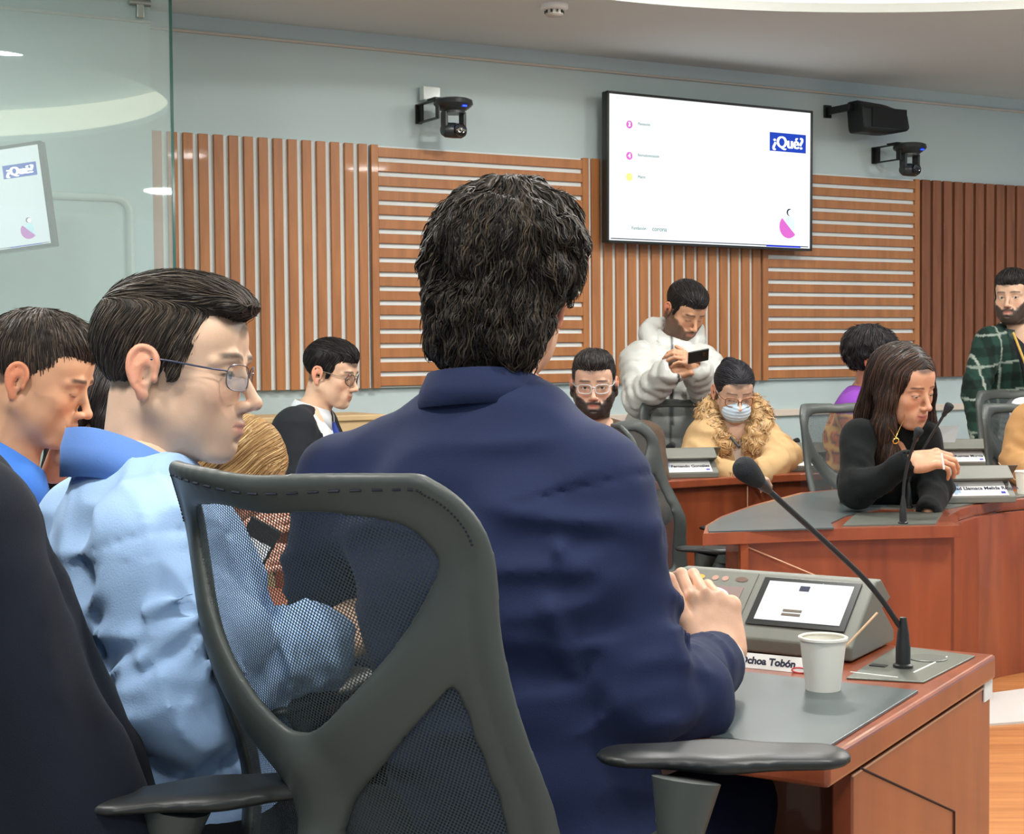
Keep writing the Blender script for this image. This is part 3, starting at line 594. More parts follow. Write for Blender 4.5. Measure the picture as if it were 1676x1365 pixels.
# gooseneck microphones
m_foam = mat('mic_foam', (38, 42, 46), 0.95, bump=(900, 0.9, 0.002)); m_neck = mat('mic_neck', (42, 46, 50), 0.35, metal=0.3)
def gooseneck(pts, rad, head_r, head_l, label, base_r=0.011):
    root = empty('gooseneck_microphone', tuple(pts[0]), 0, label, 'microphone', 'gooseneck microphones')
    o = Vector(pts[0]); pth = [p - o for p in smooth_path(pts, 8)]
    b = MB(); b.lathe([(0, 0), (base_r * 1.35, 0), (base_r * 1.35, 0.004), (base_r, 0.006), (base_r, 0.03), (base_r * 0.92, 0.034), (base_r * 0.8, 0.05), (base_r * 0.45, 0.075), (0, 0.076)], seg=20); b.build('base', m_black, root, smooth=True)
    b = MB(); b.tube(pth, rad, 10); b.build('neck', m_neck, root, smooth=True)
    d = (pth[-1] - pth[-3]).normalized(); zq = d.to_track_quat('Z', 'Y').to_matrix(); e = pth[-1]
    b = MB(); b.lathe([(rad, -head_l * 0.55), (rad * 1.6, -head_l * 0.35), (head_r * 0.55, 0.0), (head_r * 0.62, 0.006), (0, 0.007)], e, 20, zq); b.build('capsule', m_neck, root, smooth=True)
    b = MB(); pr = [(0, 0.0)] + [(head_r * (0.62 + 0.38 * math.sin(t * 2.2)) if t < 0.71 else head_r * math.sqrt(max(0, 1 - ((t - 0.71) / 0.29) ** 2)), head_l * t) for t in np.linspace(0.0, 1.0, 16)]
    b.lathe(pr, e, 28, zq); b.build('foam_head', m_foam, root, smooth=True); return root
mb = G(1478, 1092, ZT + 0.003)
gooseneck([mb, mb + Vector((0, 0, 0.05)), W(1469, 1020, mb.y), W(1438, 975, mb.y - 0.03), W(1392, 925, mb.y - 0.07), W(1242, 788, mb.y - 0.22)], 0.0042, 0.0165, 0.052, 'large foam-tipped gooseneck microphone rising from the near desk plate')

# ------------------------------------------------------------------ second desk (curved end) and third desk
def outline(pts, z): return [(p.x, p.y) for p in (G(x, y, z) for x, y in pts)]
front2 = [(1150, 878), (1152, 873), (1300, 867), (1450, 863), (1572, 860)]; inner2 = [(1556, 853), (1552, 845), (1570, 834), (1600, 826), (1640, 820), (1676, 817), (1760, 812), (1850, 812)]
back2 = [(1850, 792), (1700, 794), (1640, 797), (1560, 806), (1500, 815), (1440, 817), (1398, 808), (1368, 801), (1310, 806), (1230, 827), (1180, 845), (1155, 860)]
desk2 = empty('desk', tuple(G(1300, 867, 0)[:2]) + (0,), 0, 'reddish desk with curved end and grey pad, in front of the woman in black', 'desk'); desk2.location.z = 0
o2 = Vector((desk2.location.x, desk2.location.y, 0))
def rel(l, o): return [(x - o.x, y - o.y) for x, y in l]
b = MB(); b.prism(rel(outline(front2 + inner2 + back2, ZT), o2), ZT - 0.032, ZT); b.build('top', m_desk, desk2, bevel=0.004)
def sheet(pts, z0, z1, th, o):             # thin upright panel following points (world xy)
    b = MB(); P = [Vector((x - o.x, y - o.y, 0)) for x, y in pts]; N = []
    for i, p in enumerate(P):
        t = (P[min(i + 1, len(P) - 1)] - P[max(i - 1, 0)]).normalized(); N.append(Vector((-t.y, t.x, 0)))
    A_ = [(p.x, p.y) for p in P]; B_ = [((p + n * th).x, (p + n * th).y) for p, n in zip(P, N)]
    for i in range(len(P) - 1): b.prism([A_[i], A_[i + 1], B_[i + 1], B_[i]], z0, z1)
    return b
fp = outline([(1215, 870), (1390, 865), (1562, 860)], ZT); fp = [(x, y + 0.03) for x, y in fp]
sheet(fp, 0.0, ZT - 0.032, 0.02, o2).build('front_panel', m_desk, desk2)
ip = outline([(1562, 855), (1556, 847), (1574, 837), (1603, 829), (1640, 823.5), (1676, 820), (1760, 815), (1850, 813)], ZT)
sheet(ip, 0.2, ZT - 0.032, 0.02, o2).build('curved_panel', mat('desk_wood', (0, 0, 0)), desk2)
lp = outline([(1215, 872), (1200, 850), (1190, 838)], ZT); sheet([(x + 0.02, y + 0.03) for x, y in lp], 0.0, ZT - 0.032, 0.02, o2).build('end_panel', m_desk, desk2)
v = ray; p0 = G(1217, 890, ZT - 0.04); 
def onfront(px, py, yy): return W(px, py, yy)
y_f = fp[0][1]; b = MB(); b.tube([W(1218, 893, fp[0][1] - 0.004) - o2, W(1330, 940, (fp[0][1] + fp[1][1]) / 2 - 0.006) - o2, W(1430, 975, fp[1][1] - 0.008) - o2], 0.0022, 6); b.build('panel_seam', m_linel, desk2)
b = MB(); b.prism(rel(outline([(1160, 872), (1365, 866), (1360, 858), (1385, 846), (1440, 833), (1500, 821), (1525, 817), (1500, 817), (1440, 819), (1396, 811), (1366, 804), (1312, 810), (1232, 831), (1182, 849), (1158, 863)], ZT), o2), ZT, ZT + 0.004)
t = b.build('desk_pad', m_leather); t.location = o2; tag(t, 'long grey leather pad covering the curved second desk', 'desk pad')
for pts, lb in (([(1379, 862), (1402, 841), (1543, 838), (1531, 859)], 'square grey metal plate at the front corner of the second desk'), ([(1438, 833), (1478, 824), (1676, 805), (1676, 814), (1600, 824), (1552, 834)], 'long grey plate under the console on the second desk')):
    b = MB(); b.prism(rel(outline(pts, ZT), o2), ZT, ZT + 0.0035); t = b.build('connection_plate', m_steel); t.location = o2; tag(t, lb, 'connection plate')
m1 = G(1478, 857, ZT + 0.0035); gooseneck([m1, m1 + Vector((0, 0, 0.05)), W(1480, 790, m1.y), W(1488, 750, m1.y - 0.01), W(1500, 715, m1.y - 0.03)], 0.0045, 0.0125, 0.028, 'short gooseneck microphone on the square plate of the second desk', 0.010)
m2 = G(1487, 831, ZT + 0.0035); gooseneck([m2, m2 + Vector((0, 0, 0.05)), W(1487, 790, m2.y), W(1502, 750, m2.y - 0.02), W(1548, 674, m2.y - 0.05)], 0.0045, 0.0135, 0.030, 'tall gooseneck microphone reaching in front of the woman in black', 0.010)
c = G(1592, 822, ZT + 0.0035); console((c.x, c.y + 0.08, ZT + 0.0035), math.radians(6 + 180), 'grey console with a name card on the second desk beside a cup', 'conference consoles', 0.235, 'Senad Llamaca Melida Rincón')
cu2 = G(1678, 808, ZT + 0.0035); cup(cu2, 1.0, 'white paper cup at the right edge of the picture')
b = MB(); b.tube([cu2 + Vector((0.005, 0, 0.02)), W(1654, 780, cu2.y), W(1634, 757, cu2.y + 0.01)], 0.0016, 6); tag(b.build('stirring_stick', MATS['stick_wood']), 'thin stirring stick in the cup at the right edge', 'stirring stick', 'stirring sticks')

f3 = [(440, 850), (600, 845), (870, 818), (1050, 790), (1180, 782), (1310, 775), (1430, 771), (1560, 768), (1680, 766), (1900, 764)]
F3 = outline(f3, ZT); B3 = [(x + WN.x * -0.55, y + 0.5) for x, y in F3]
desk3 = empty('desk', (F3[4][0], F3[4][1], 0), 0, 'far reddish desk along the wall in front of the masked woman', 'desk'); o3 = Vector((F3[4][0], F3[4][1], 0))
b = MB(); b.prism(rel(F3 + B3[::-1], o3), ZT - 0.03, ZT); b.build('top', m_desk, desk3, bevel=0.004)
sheet([(x + 0.01, y + 0.045) for x, y in F3], 0.0, ZT - 0.03, 0.02, o3).build('front_panel', m_desk, desk3)
v1 = G(1226, 780, ZT); b = MB(); b.box((v1.x - o3.x, v1.y + 0.042 - o3.y, ZT / 2 - 0.02), (0.002, 0.003, ZT / 2 - 0.02)); b.build('panel_seam', m_linel, desk3)
for (px, py, tx, rz, lb, w) in ((1116, 783, 'Fernando González', 10, 'left-hand grey console with name card on the far desk before the man in white', 0.25), (1305, 772, 'Isidro César Arturo', 6, 'grey console with name card on the far desk, seen through a mesh chair', 0.25), (1572, 765, 'A. Cifuentes Murcia', 2, 'far grey console with name card behind the hand of the woman in black', 0.25)):
    c = G(px, py, ZT); console((c.x, c.y + 0.115, ZT), math.radians(rz + 180), lb, 'conference consoles', w, tx)
def small_mic(pts, lb): gooseneck(pts, 0.004, 0.0125, 0.034, lb, 0.009)
c = G(1050, 778, ZT); small_mic([c, c + Vector((0, 0, 0.06)), W(1062, 744, c.y - 0.02), W(1092, 732, c.y - 0.05)], 'far microphone bent right in front of the white puffer jacket')
c = G(1215, 766, ZT); small_mic([c, c + Vector((0, 0, 0.03)), W(1240, 740, c.y - 0.02), W(1296, 724, c.y - 0.05)], 'far microphone reaching across the camel coat')
c = G(1518, 752, ZT); small_mic([c, c + Vector((0, 0, 0.04)), W(1535, 718, c.y - 0.02), W(1549, 715, c.y - 0.04)], 'far microphone right of the long-haired woman')
# papers and red thing on the far desk, laptop
c = G(1187, 768, ZT); R6 = Matrix.Rotation(0.12, 3, 'Z')
for k in range(4):
    b = MB(); b.box((c.x + 0.005 * k, c.y + 0.12 + 0.006 * k, ZT + 0.002 + 0.0035 * k), (0.085, 0.11, 0.0015), Matrix.Rotation(0.12 + 0.04 * k, 3, 'Z')); tag(b.build('paper_sheet', m_paper), 'white sheets of paper stacked on the far desk before the masked woman', 'paper', 'papers on the far desk')
c = G(1049, 775, ZT); b = MB(); b.box((c.x, c.y + 0.02, ZT + 0.012), (0.02, 0.035, 0.010)); tag(b.build('red_case', mat('red_case', (200, 40, 50), 0.4), bevel=0.004), 'small red case on the far desk beside the left console', 'case')
b = MB(); P = [W(1522, 697, 6.35), W(1570, 697, 6.3), W(1563, 724, 6.22), W(1520, 724, 6.25)]; b.extr(P, (0, 0.006, 0)); root = b.build('laptop', mat('laptop_grey', (150, 152, 154), 0.35, metal=0.5)); tag(root, 'grey laptop lid standing open on the far desk', 'laptop')
b = MB(); b.box((P[2].x - 0.05, P[2].y - 0.09, ZT + 0.01), (0.12, 0.10, 0.007)); 
kb = b.build('keyboard_base', MATS['laptop_grey'], root)

# ------------------------------------------------------------------ mesh office chair
m_mesh = bpy.data.materials.new('chair_mesh_fabric'); m_mesh.use_nodes = True; nt = m_mesh.node_tree; N = nt.nodes; LK = nt.links; bs = N['Principled BSDF']
bs.inputs['Base Color'].default_value = c4((50, 60, 62)); bs.inputs['Roughness'].default_value = 0.7
uv = N.new('ShaderNodeTexCoord'); mp = N.new('ShaderNodeMapping'); mp.inputs['Rotation'].default_value = (0, 0, 0.5); mp.inputs['Scale'].default_value = (1, 1, 1); LK.new(uv.outputs['UV'], mp.inputs[0])
def wave(axis):
    w_ = N.new('ShaderNodeTexWave'); w_.wave_type = 'BANDS'; w_.bands_direction = axis; w_.inputs['Scale'].default_value = 90; LK.new(mp.outputs[0], w_.inputs['Vector']); return w_
wa, wb = wave('X'), wave('Y'); mu = N.new('ShaderNodeMath'); mu.operation = 'MULTIPLY'; LK.new(wa.outputs['Fac'], mu.inputs[0]); LK.new(wb.outputs['Fac'], mu.inputs[1])
mr = N.new('ShaderNodeMapRange'); mr.inputs['From Min'].default_value = 0.12; mr.inputs['From Max'].default_value = 0.24; mr.inputs['To Max'].default_value = 0.85; LK.new(mu.outputs[0], mr.inputs['Value'])
trn = N.new('ShaderNodeBsdfTransparent'); mxs = N.new('ShaderNodeMixShader'); LK.new(mr.outputs['Result'], mxs.inputs[0]); LK.new(bs.outputs[0], mxs.inputs[1]); LK.new(trn.outputs[0], mxs.inputs[2]); LK.new(mxs.outputs[0], N['Material Output'].inputs[0])
ARC = 0.25
def warp(P):                               # flat (s, t, z) -> curved chair-back space
    s_, t_, z_ = P[:, 0], P[:, 1], P[:, 2]; K = 0.80 / ARC; a = np.abs(s_); fx = np.sin(K * a) / K; fy = (1 - np.cos(K * a)) / K; nx, ny = -np.sin(K * a), np.cos(K * a); sg = np.sign(s_)
    lean = np.where(z_ > 0.62, -(z_ - 0.62) * 0.16 - np.maximum(z_ - 1.0, 0) ** 2 * 1.5, (0.62 - z_) * 0.10) + 0.03 * np.exp(-((z_ - 0.72) / 0.1) ** 2)
    return np.stack([sg * (fx - t_ * np.sin(K * a)), fy + t_ * ny + lean, z_], -1).astype(np.float32)
def halfw(z): return 0.25 + 0.028 * np.clip((0.92 - z) / 0.3, 0, 1.3)
def rim_pts():
    P = []
    for z in np.linspace(0.50, 0.99, 9): P.append((float(halfw(z)) - 0.018, z))
    for a in np.linspace(10, 80, 6): P.append((0.170 + 0.062 * math.cos(math.radians(a)), 1.018 + 0.072 * math.sin(math.radians(a))))
    P.append((0.10, 1.086)); P.append((0.0, 1.080)); return P
def make_chair_meshes(h):
    S_ = SDF((-0.29, -0.05, 0.44), (0.29, 0.05, 1.13), h); rp = rim_pts()
    def spath(pts, rs, k, **kw):
        sp = smooth_path(pts, 5); n = len(pts) - 1; rr = [rs[min(i // 5, n)] + (rs[min(i // 5 + 1, n)] - rs[min(i // 5, n)]) * ((i % 5) / 5) for i in range(len(sp))]; S_.path(sp, rr, k, **kw)
    for sg in (-1, 1):
        spath([(sg * x, 0, z) for x, z in rp], [0.012] * len(rp), 0.004, sc=(1, 0.9, 1))
        spath([(0.0, 0.002, 1.074), (sg * 0.10, 0.002, 1.078), (sg * 0.18, 0.002, 1.066), (sg * 0.216, 0.002, 1.02)], [0.013, 0.014, 0.016, 0.016], 0.008, sc=(1, 0.4, 1))
        spath([(0, -0.004, 0.765), (sg * 0.05, -0.006, 0.797), (sg * 0.105, -0.006, 0.847), (sg * 0.168, -0.003, 0.910), (sg * 0.206, 0, 0.965), (sg * 0.224, 0, 1.02)], [0.034, 0.025, 0.023, 0.024, 0.022, 0.012], 0.008, sc=(1, 0.34, 1))
        spath([(sg * 0.220, 0, 0.99), (sg * 0.218, 0, 0.90), (sg * 0.235, 0, 0.70), (sg * 0.24, 0, 0.5)], [0.014, 0.019, 0.021, 0.022], 0.008, sc=(1, 0.4, 1))
    S_.path([(0, -0.008, 0.77), (0, -0.012, 0.68), (0, -0.012, 0.46)], [0.028, 0.026, 0.034], 0.02, sc=(1, 0.7, 1))
    S_.path([(-0.2, 0, 0.49), (0, -0.01, 0.47), (0.2, 0, 0.49)], [0.022, 0.03, 0.022], 0.02, sc=(1, 0.7, 1))
    def groove(P): return -0.0022 * np.exp(-((np.abs(P[:, 0]) - (halfw(P[:, 2]) - 0.034)) / 0.003) ** 2) * (P[:, 2] < 0.98) * (P[:, 1] < 0)
    if h < 0.006: S_.disp(groove, 0.01)
    P, F = S_.nets(2); return warp(P), F
def sheet_mesh():
    me = bpy.data.meshes.new('mesh_sheet'); ns, nz = 40, 32; P = []
    for j in range(nz + 1):
        z = 0.50 + 0.575 * j / nz; hw = float(halfw(z)) - 0.014; hw = hw if z < 1.0 else hw - 0.07 * ((z - 1.0) / 0.08) ** 2
        for i in range(ns + 1): P.append((-hw + 2 * hw * i / ns, 0.002, z))
    P = np.array(P, np.float32); V = warp(P); F = [(j * (ns + 1) + i, j * (ns + 1) + i + 1, (j + 1) * (ns + 1) + i + 1, (j + 1) * (ns + 1) + i) for j in range(nz) for i in range(ns)]
    me.from_pydata([tuple(v) for v in V], [], F); uvl = me.uv_layers.new(name='UVMap')
    for lp in me.loops: uvl.data[lp.index].uv = (P[lp.vertex_index][0], P[lp.vertex_index][2])
    me.polygons.foreach_set('use_smooth', [True] * len(F)); me.materials.append(m_mesh); return me
def armrest_parts(root, sg, ang, px=0.31, z=0.665, fy=0.30):
    S_ = SDF((-0.09, -0.17, -0.05), (0.09, 0.17, 0.05), 0.005)
    S_.path([(0, -0.105, 0), (0, 0.0, 0.0), (0.004, 0.105, 0.001)], [0.036, 0.045, 0.040], 0.01, sc=(1, 1, 0.30)); S_.cut(lambda g: g[..., 2] - 0.0105)
    P, F = S_.nets(2); n = NM().add(P, F); o = n.build('armrest_pad', m_black, root, False); o.location = (sg * px, fy, z); o.rotation_euler = (0, 0, ang)
    b = MB(); Q = smooth_path([(sg * 0.20, 0.22, 0.42), (sg * 0.27, 0.22, 0.44), (sg * 0.295, 0.225, 0.50), (sg * 0.30, 0.235, 0.56)], 5); b.tube(Q, [0.026] * len(Q), 12)
    b.tube([(sg * 0.30, 0.235, 0.53), (sg * 0.302, 0.245, z - 0.07)], 0.030, 14); b.tube([(sg * 0.302, 0.245, z - 0.08), (sg * (px - 0.003), 0.26, z - 0.012)], [0.023, 0.038], 14)
    b.build('armrest_post', m_dark, root, smooth=True)
_rimP = None
def make_chair(label, h=0.0055, angs=(0.1, -0.1), zarm=0.665, pxs=(0.31, 0.31), fys=(0.30, 0.30)):
    root = empty('office_chair', (0, 0, 0), 0, label, 'chair', 'mesh office chairs')
    P, F = make_chair_meshes(h); NM().add(P, F).build('back_frame', m_dark, root, False)
    o = bpy.data.objects.new('mesh_back', sheet_mesh()); COL.objects.link(o); o.parent = root
    b = MB(); rp = rim_pts(); pts = [(-x, z) for x, z in rp][9:] + [(x, z) for x, z in rp[::-1]][1:-9]
    V = warp(np.array([(x * 0.985, -0.0112, z - 0.003) for x, z in pts], np.float32)); sp = smooth_path([Vector(v) for v in V], 8)
    for i in range(0, len(sp) - 1, 1):
        if i % 2 == 0: b.tube([sp[i], sp[i + 1]], 0.0016, 5)
    b.build('stitching', mat('stitch_dark', (24, 30, 44), 0.8), root)
    S_ = SDF((-0.30, -0.02, 0.36), (0.30, 0.56, 0.54), 0.012); S_.box((0, 0.27, 0.455), (0.25, 0.24, 0.035), 0.033, 0.0); S_.cone((-0.2, 0.49, 0.44), (0.2, 0.49, 0.44), 0.035, 0.035, 0.03); P, F = S_.nets(2); NM().add(P, F).build('seat', mat('seat_fabric', (36, 40, 42), 0.9, bump=(600, 0.3, 0.001)), root, False)
    armrest_parts(root, -1, angs[0], pxs[0], zarm, fys[0]); armrest_parts(root, 1, angs[1], pxs[1], zarm, fys[1])
    b = MB(); b.box((0, 0.25, 0.385), (0.10, 0.13, 0.03)); b.box((0, 0.04, 0.43), (0.05, 0.10, 0.02)); b.build('tilt_mechanism', m_black, root, bevel=0.01)
    b = MB(); b.lathe([(0, 0.10), (0.028, 0.10), (0.028, 0.26), (0.018, 0.26), (0.018, 0.37), (0, 0.37)], (0, 0.26, 0), 20); b.build('gas_column', m_black, root, smooth=True)
    b = MB()
    for k in range(5):
        a = k * 2 * math.pi / 5 + 0.3; d = Vector((math.cos(a), math.sin(a), 0)); c_ = Vector((0, 0.26, 0)); b.tube([c_ + Vector((0, 0, 0.10)), c_ + d * 0.15 + Vector((0, 0, 0.09)), c_ + d * 0.30 + Vector((0, 0, 0.065))], [0.03, 0.024, 0.016], 10)
    b.build('star_base', m_black, root, smooth=True)
    for k in range(5):
        a = k * 2 * math.pi / 5 + 0.3; b = MB(); b.tube([Vector((0.30 * math.cos(a), 0.26 + 0.30 * math.sin(a), 0.028)) + Vector((-math.sin(a), math.cos(a), 0)) * s_ for s_ in (-0.022, 0.022)], 0.028, 14); b.build('caster', m_black, root, smooth=True)
    return root
def put(ch, px, py, d, yaw, dz=0.0, xyz=None):
    p = xyz if xyz else W(px, py, d); ch.location = (p[0], p[1], dz); ch.rotation_euler = (0, 0, -math.radians(yaw)); return ch
ch0 = make_chair('large mesh office chair in the foreground that the man in navy sits in', 0.0042, (0.3, -0.95), 0.765, (0.31, 0.305), (0.30, 0.33))
put(ch0, 0, 0, 0, 38, 0.0, (-0.212, 1.69, 0))
ch1 = make_chair('mesh office chair seen through beside the standing man in white', 0.009)
put(ch1, 1128, 700, 6.75, 172); ch1.scale.z = 0.92
ch2 = make_chair('mesh office chair at the left with a dark suit jacket hung over its back', 0.009, (0.0, 0.06), 0.80)
put(ch2, 0, 0, 0, 74, 0, (-0.70, 1.92, 0)); ch2.scale.z = 0.93
CH = [
      ('mesh office chair turned sideways just left of the tip of the second desk', (0.43, 5.34), 104, 0.89),
      ('mesh office chair behind the woman in black with the necklace', tuple(W(1392, 720, 5.75)[:2]), 158, 0.93),
      ('mesh office chair in front of the man in plaid', tuple(W(1672, 720, 6.9)[:2]), 170, 0.94),
      ('mesh office chair behind the camel sleeve at the right edge', tuple(W(1690, 720, 5.9)[:2]), 165, 0.92)]
for lb, (x, y), yaw, sz in CH:
    c = copy_tree(ch1); c['label'] = lb; c.location = (x, y, 0); c.scale.z = sz; c.rotation_euler = (0, 0, -math.radians(yaw))
# ------------------------------------------------------------------ people
m_skin = mat('skin', (200, 150, 120), 0.48, attr=True, sss=0.05, bump=(420, 0.16, 0.0012), spec=0.45)
m_hair = mat('hair', (30, 26, 24), 0.5, attr=True, spec=0.28)
m_lensg = bpy.data.materials.new('spectacle_glass'); m_lensg.use_nodes = True; nt = m_lensg.node_tree; bq = nt.nodes['Principled BSDF']; tq = nt.nodes.new('ShaderNodeBsdfTransparent'); gq = nt.nodes.new('ShaderNodeBsdfGlossy'); gq.inputs['Roughness'].default_value = 0.03
fq = nt.nodes.new('ShaderNodeFresnel'); mq = nt.nodes.new('ShaderNodeMixShader'); tq.inputs[0].default_value = (0.95, 0.97, 0.97, 1); mm = nt.nodes.new('ShaderNodeMath'); mm.operation = 'MULTIPLY'; mm.inputs[1].default_value = 0.35; nt.links.new(fq.outputs[0], mm.inputs[0]); nt.links.new(mm.outputs[0], mq.inputs[0]); nt.links.new(tq.outputs[0], mq.inputs[1]); nt.links.new(gq.outputs[0], mq.inputs[2]); nt.links.new(mq.outputs[0], nt.nodes['Material Output'].inputs[0])
def rotz(deg): return Matrix.Rotation(-math.radians(deg), 3, 'Z')
def uvsphere(c, r, nu=20, nv=12):
    P = []; F = []
    for j in range(nv + 1):
        t = math.pi * j / nv
        for i in range(nu): q = 2 * math.pi * i / nu; P.append((c[0] + r * math.sin(t) * math.cos(q), c[1] + r * math.cos(t), c[2] + r * math.sin(t) * math.sin(q)))
    for j in range(nv):
        for i in range(nu): F.append((j * nu + i, j * nu + (i + 1) % nu, (j + 1) * nu + (i + 1) % nu, (j + 1) * nu + i))
    return np.array(P, np.float32), np.array(F)
EYE = 0.0315
def build_head(nm, mtx, skin, hairc, h, neck, neck_r, o):
    S_ = SDF((-0.105, -0.15, -0.25), (0.105, 0.145, 0.15), h); fem = o.get('fem', 0); jw = 0.052 - 0.006 * fem; fat = o.get('fat', 0.0)
    S_.ell((0, -0.012, 0.045), (0.076, 0.095, 0.078), 0); S_.ell((0, 0.033, -0.008), (0.063 + fat, 0.057, 0.086), 0.03); S_.ell((0, 0.045, 0.046), (0.060, 0.046, 0.046), 0.02)
    for g in (-1, 1):
        S_.cone((g * (jw + 0.004 + fat), -0.004, -0.050), (g * 0.026, 0.062, -0.100), 0.018, 0.014, 0.03)
        S_.ell((g * 0.042, 0.055, -0.026), (0.021, 0.021, 0.022), 0.02); S_.ell((g * 0.038, 0.045, -0.06), (0.024 + fat, 0.024, 0.028), 0.02)
    S_.ell((0, 0.074, -0.101), (0.023, 0.018, 0.016), 0.02); S_.ell((0, 0.028, -0.078), (0.046, 0.05, 0.028), 0.025)
    bz = 0.4 if fem else 1.0
    for g in (-1, 1):
        S_.path([(g * 0.012, 0.088, 0.021), (g * 0.032, 0.086, 0.025), (g * 0.052, 0.068, 0.016)], [0.006 * bz, 0.007 * bz, 0.006 * bz], 0.01)
        S_.ell((g * 0.031, 0.101, 0.001), (0.019, 0.017, 0.013), 0.012, op='-')
    nl = o.get('nose', 1.0)
    S_.cone((0, 0.087, 0.010), (0, 0.105 + 0.006 * nl, -0.030), 0.0065, 0.0085, 0.012); S_.ell((0, 0.107 + 0.006 * nl, -0.034), (0.0105, 0.010, 0.009), 0.006)
    for g in (-1, 1):
        S_.ell((g * 0.012, 0.102, -0.038), (0.0078, 0.010, 0.0072), 0.004); S_.ell((g * 0.0062, 0.106, -0.046), (0.0034, 0.006, 0.0035), 0.002, op='-')
    S_.ell((0, 0.078, -0.068), (0.030, 0.020, 0.026), 0.020)
    lf = 1.25 if fem else 0.9
    S_.path([(-0.024, 0.084, -0.0665), (-0.008, 0.0965, -0.0620), (0, 0.098, -0.0635), (0.008, 0.0965, -0.0620), (0.024, 0.084, -0.0665)], [0.0025, 0.0040 * lf, 0.0042 * lf, 0.0040 * lf, 0.0025], 0.004)
    S_.path([(-0.021, 0.084, -0.069), (0, 0.0965, -0.0738), (0.021, 0.084, -0.069)], [0.0028, 0.0056 * lf, 0.0028], 0.004)
    S_.path([(-0.026, 0.084, -0.0678), (-0.012, 0.0985, -0.0672), (0, 0.1035, -0.0682), (0.012, 0.0985, -0.0672), (0.026, 0.084, -0.0678)], 0.0015, 0.002, op='-'); S_.ell((0, 0.099, -0.086), (0.016, 0.008, 0.005), 0.008, op='-')
    op = o.get('eye', 0.8)
    for g in (-1, 1):
        c = (g * EYE, 0.0745, 0.001); S_.ell(c, (0.0142, 0.0142, 0.0142), 0.005)
        if op > 0.15: S_.ell((g * EYE + g * 0.0005, 0.090, 0.0005 - 0.003 * (1 - op)), (0.0130, 0.011, 0.0052 * op), 0.0015, op='-')
        else: S_.path([(g * (EYE - 0.012), 0.0835, -0.004), (g * EYE, 0.0895, -0.007), (g * (EYE + 0.013), 0.082, -0.004)], 0.0011, 0.001, op='-')
        def ep(yy, zz, o_=0.0): return (g * (0.0770 + 0.0045 + o_ + 0.42 * max(0, -(yy) - 0.0) * 0.9), yy - 0.012, zz - 0.006)
        S_.ell(ep(-0.003, 0.0), (0.0042, 0.0165, 0.028), 0.003, R=Matrix.Rotation(g * 0.40, 3, 'Z')); hx = smooth_path([ep(0.012, -0.002, -0.002), ep(0.014, 0.014), ep(0.006, 0.028), ep(-0.009, 0.031), ep(-0.019, 0.020), ep(-0.020, 0.002), ep(-0.013, -0.016), ep(-0.003, -0.028)], 3); S_.path(hx, 0.0040, 0.0025)
        S_.ell(ep(-0.001, -0.031, -0.001), (0.0048, 0.0085, 0.0085), 0.004); S_.path([ep(0.0, 0.016, 0.002), ep(-0.010, 0.006, 0.002), ep(-0.008, -0.012, 0.002)], 0.0030, 0.002)
        S_.ell(ep(0.003, -0.004, 0.004), (0.0065, 0.0085, 0.0125), 0.002, op='-'); S_.ell(ep(0.013, -0.008, 0.0), (0.0045, 0.0042, 0.0065), 0.003)
        Re = (Matrix.Rotation(g * 0.42, 3, 'Z') @ Matrix.Rotation(0.22, 3, 'X')); ex = g * 0.0775
    S_.cone((0, -0.028, -0.045), neck, neck_r, neck_r * 1.06, 0.028)
    if not fem: S_.path([(g_ * 0.045, 0.0 - 0.02, -0.06) for g_ in (0,)] + [tuple(A(neck) * 0.9 + A((0, 0.03, 0)))], 0.03, 0.02)
    bd = o.get('beard', 0)
    def beardmask(P):
        x, y, z = P[:, 0], P[:, 1], P[:, 2]; ax = np.abs(x); n = noise3(P * 90) - 0.5
        jaw = ss(-(z + 0.050 - 0.9 * np.clip(ax - 0.03, 0, 0.05)) * 100 + n * 1.6, 0.0, 1.0) * ss(y, -0.03 if bd > 0.5 else -0.01, 0.01) * ss(z, -0.135, -0.118)
        side = ss(ax, 0.052, 0.060) * ss(y, -0.022, -0.010) * ss(-y, -0.030, -0.010) * ss(-z, -0.01, 0.02) * ss(z, -0.13, -0.11)
        mus = np.exp(-((z + 0.053 + ax * 0.25) / 0.0055) ** 2) * ss(-ax, -0.032, -0.024) * ss(y, 0.07, 0.085)
        lip = np.exp(-((x / 0.026) ** 4 + ((z + 0.068) / 0.0095) ** 4)); return np.clip(np.maximum(np.maximum(jaw, side), mus) * (1 - lip), 0, 1)
    if bd > 0.5: S_.disp(lambda P: beardmask(P) * (0.003 + 0.004 * noise3(P * 260) * bd), 0.012)
    P, F = S_.nets(1); x, y, z = P[:, 0], P[:, 1], P[:, 2]; ax = np.abs(x); sk = L3(skin); C = np.tile(sk, (len(P), 1))
    def mix(mask, col): C[:] = C * (1 - mask[:, None]) + np.asarray(col, np.float32) * mask[:, None]
    n = noise3(P * 60); C *= (0.94 + 0.12 * n)[:, None]
    red = sk * A((1.10, 0.80, 0.76)); ch = np.exp(-(((ax - 0.042) / 0.02) ** 2 + ((z + 0.03) / 0.022) ** 2)) * (y > 0.03) * 0.45; mix(ch, red)
    mix(np.exp(-((x / 0.014) ** 2 + ((z + 0.036) / 0.012) ** 2)) * (y > 0.1) * 0.4, red); mix(ss(ax, 0.078, 0.086) * (np.abs(z) < 0.05) * 0.75, sk * A((1.12, 0.66, 0.58)))
    mix(np.exp(-((x / 0.0225) ** 4 + ((z + 0.0675) / 0.0090) ** 4)) * (y > 0.08) * 0.8, L3(o.get('lip', (176, 104, 92))))
    hc = L3(hairc)
